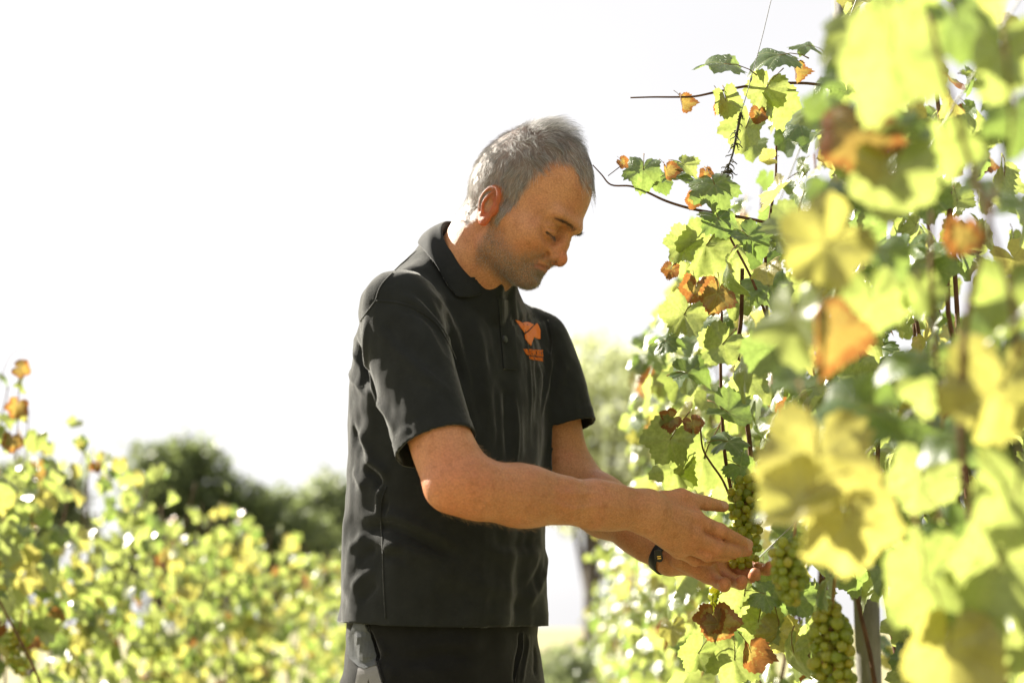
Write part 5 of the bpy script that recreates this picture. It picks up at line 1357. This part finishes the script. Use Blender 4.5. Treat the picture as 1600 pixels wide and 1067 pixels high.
    for x, y, d, w, a, f, sd in ((1310, 130, 1.0, 110, 160, 66, -15), (1420, 210, .95, 120, 20, 62, 10), (1530, 300, 1.0, 110, 170, 68, 0), (1285, 290, 1.02, 110, 150, 64, -20), (1345, 390, 1.0, 100, 30, 66, 0), (1415, 560, 1.05, 110, 175, 62, 8),
                             (1230, 600, 1.05, 90, 140, 60, -25), (1225, 770, .98, 130, 165, 58, -15), (1560, 560, .95, 120, 20, 66, 10), (1475, 690, 1.05, 100, 150, 62, 0), (1500, 960, 1.0, 120, 30, 64, 5), (1590, 330, 1.0, 110, 170, 66, 0)):
        F(x, y, d, w, 'green', a, f, sd, var=int(x) % 12)
    cane(fr, [at(1450, 20, 1.0), at(1475, 116, 1.0), at(1504, 218, 1.0), at(1528, 290, 1.0), at(1545, 345, 1.0), at(1524, 430, 1.02), at(1509, 510, 1.04), at(1503, 600, 1.05), at(1503, 690, 1.06), at(1512, 770, 1.08), at(1524, 850, 1.1), at(1530, 960, 1.12), at(1540, 1100, 1.15)], .0018, .0030)
    cane(fr, [at(1545, 345, 1.0), at(1562, 400, 1.0), at(1580, 460, 1.0), at(1590, 560, 1.02)], .0015, .0021); cane(fr, [at(1545, 345, 1.0), at(1560, 280, .98), at(1580, 200, .97), at(1570, 60, .95)], .0018, .0012)
    cane(fr, [at(1456, 330, 1.15), at(1455, 420, 1.15), at(1460, 520, 1.16), at(1470, 640, 1.2)], .0015, .0021)
    # ---------------- grapes
    gm = m_grape(); r2 = np.random.default_rng(2)
    for s in range(4): BERRY.append(berry_mesh(gm, r2, s))
    bunch([(at(1182, 752, 2.115), .010), (at(1166, 766, 2.11), .022), (at(1164, 795, 2.105), .0235), (at(1163, 825, 2.105), .0215), (at(1164, 850, 2.10), .021), (at(1158, 876, 2.095), .021), (at(1150, 890, 2.09), .014)],
          "long green grape bunch cupped between the man's hands", "bunches of green grapes", 118, 3, .0064, lambda p: np.minimum(sd_hand_near(p), sd_hand_far(p)), at(1192, 728, 2.13))
    bunch([(at(1240, 850, 1.68), .011), (at(1232, 872, 1.68), .020), (at(1232, 900, 1.68), .020), (at(1234, 930, 1.68), .012)], "green grape bunch hanging just right of the man's fingertips", "bunches of green grapes", 72, 4, .0060)
    bunch([(at(1300, 956, 1.74), .012), (at(1298, 985, 1.74), .025), (at(1298, 1020, 1.74), .028), (at(1302, 1060, 1.74), .025), (at(1302, 1095, 1.74), .012)], "sunlit yellow-green grape bunch beside the wooden post", "bunches of green grapes", 110, 5, .0064)
    bunch([(at(1128, 915, 2.22), .012), (at(1130, 935, 2.22), .022), (at(1134, 955, 2.22), .016)], "small pale grape bunch hanging below the man's lower hand", "bunches of green grapes", 40, 6, .0066)
    bunch([(at(30, 985, 3.3), .02), (at(30, 1010, 3.3), .034), (at(31, 1040, 3.3), .022)], "dark green grape bunch low in the left vine row", "bunches of green grapes", 46, 7, .0070)
def build_trellis():
    wood = m_bark("weathered_post", (.11, .105, .095), (.22, .21, .185), 26); dark = m_bark("dark_post", (.05, .045, .04), (.10, .09, .08), 26)
    rng = np.random.default_rng(8)
    def post(base, top, r, mat, label):
        base = np.array(base, float); top = np.array(top, float); n = 10; V, F = [], []
        ax = top - base
        pts = [base - np.array([0, 0, .3])] + [base + ax * q for q in np.linspace(0, 1, 9)]
        V, F = tube(pts, [r * (1 + rng.normal(0, .03)) for _ in pts], 10)
        o = link("trellis_post", mesh_py("trellis_post", V, F), mat); tag(o, label, "post", "trellis posts along the vine rows")
        return o
    t1, b1 = at(1321, -40, 2.62), at(1358, 1067, 2.62); ax = (t1 - b1) / (t1[2] - b1[2])
    bz = ground_z(b1[0], b1[1]); post(b1 + ax * (bz - b1[2]), t1 + ax * .10, .024, wood, "grey weathered wooden post rising through the right vine row")
    for Y, l in ((5.6, "dark slim post in the left vine row under the dark tree"), (10.2, "dark slim post far down the left vine row, near the man")):
        p = np.array(row_point(-1.62, Y)); post(p, p + np.array([0, 0, 1.62]), .024, dark, l)
    p = np.array(row_point(.50, 7.0)); post(p, p + np.array([0, 0, 1.6]), .024, wood, "grey post far down the right vine row, lost among leaves")
    m = NT("galvanised_wire"); wm = m.done(m.bsdf((.30, .30, .30), .5, .5, Metallic=1.0))
    def wire(p0, a, b, label, r=.0013):
        pts = [p0 + VPD * t - np.array([0, 0, .012 * math.sin(t * 1.1) ** 2]) for t in np.linspace(a, b, 26)]
        V, F = tube(pts, [r] * len(pts), 5)
        tag(link("trellis_wire", mesh_py("trellis_wire", V, F), wm), label, "wire", "trellis wires of the vine rows")
    P0 = at(1416, 650, 1.3); wire(P0, -.75, 17, "lowest trellis wire running down the right row past the hands", .0011)
    wire(P0 + np.array([.10, 0, .36]), -.75, 17, "middle trellis wire of the right row, behind the leaves"); wire(P0 + np.array([.10, 0, .72]), -.75, 17, "top trellis wire of the right row, near the upper shoots")
    for z, l in ((.72, "lowest trellis wire of the left row"), (1.10, "middle trellis wire of the left row"), (1.42, "top trellis wire of the left row, just under the shoot tips")):
        wire(np.array(row_point(-1.60, 2.0)) + np.array([0, 0, z]), 0, 17, l)
    # twine with a dried bunch of tendrils
    tw = NT("grey_twine"); twm = tw.done(tw.bsdf((.20, .20, .22), .7, .3))
    rt = empty("hanging_twine", at(1160, 176, 2.05), "thin grey twine with dark curly dried tendrils at its end, against the sky", "twine")
    cane(rt, [at(1216, -40, 2.05), at(1205, 0, 2.05), at(1190, 62, 2.05), at(1173, 124, 2.05), at(1166, 150, 2.05), at(1158, 176, 2.05)], .0006, .0006, "twine", twm)
    kb = MB(); kb.add(tube([at(1175, 120, 2.05), at(1173, 125, 2.05), at(1172, 129, 2.05)], [.0008, .0022, .0008], 6)); kb.build("knot", twm, rt)
    dk = NT("dried_tendril"); dm = dk.done(dk.bsdf((.045, .04, .022), .7, .3)); td = MB(); r3 = np.random.default_rng(4)
    main = spline([np.array(at(1158, 176, 2.05)), at(1155, 190, 2.05), at(1150, 215, 2.05), at(1145, 240, 2.05), at(1138, 262, 2.05), at(1140, 272, 2.05)], 6)
    td.add(tube(main, [.0022] * 10 + list(np.linspace(.0022, .0008, len(main) - 10)), 6))
    for i in range(46):
        u = r3.random(); b = main[int(u * (len(main) - 1))]; a = r3.uniform(0, 6.28); L = r3.uniform(.006, .017); pts = [b]
        dr = RT * math.cos(a) + FW * math.sin(a) * .7 - UP * r3.uniform(.2, 1.0)
        for k in range(1, 7): c = k / 6; pts.append(b + nrm(dr) * L * c + (RT * math.sin(c * 5 + a) + UP * math.cos(c * 5 + a) * .8) * .0028 * c)
        td.add(tube(pts, list(np.linspace(.0012, .0005, 7)), 4))
    td.build("tendrils", dm, rt)
build_ground()
build_trees()
fr_, mv_, lf_ = build_rows()
build_person()
build_heroes(fr_, mv_, lf_)
build_trellis()
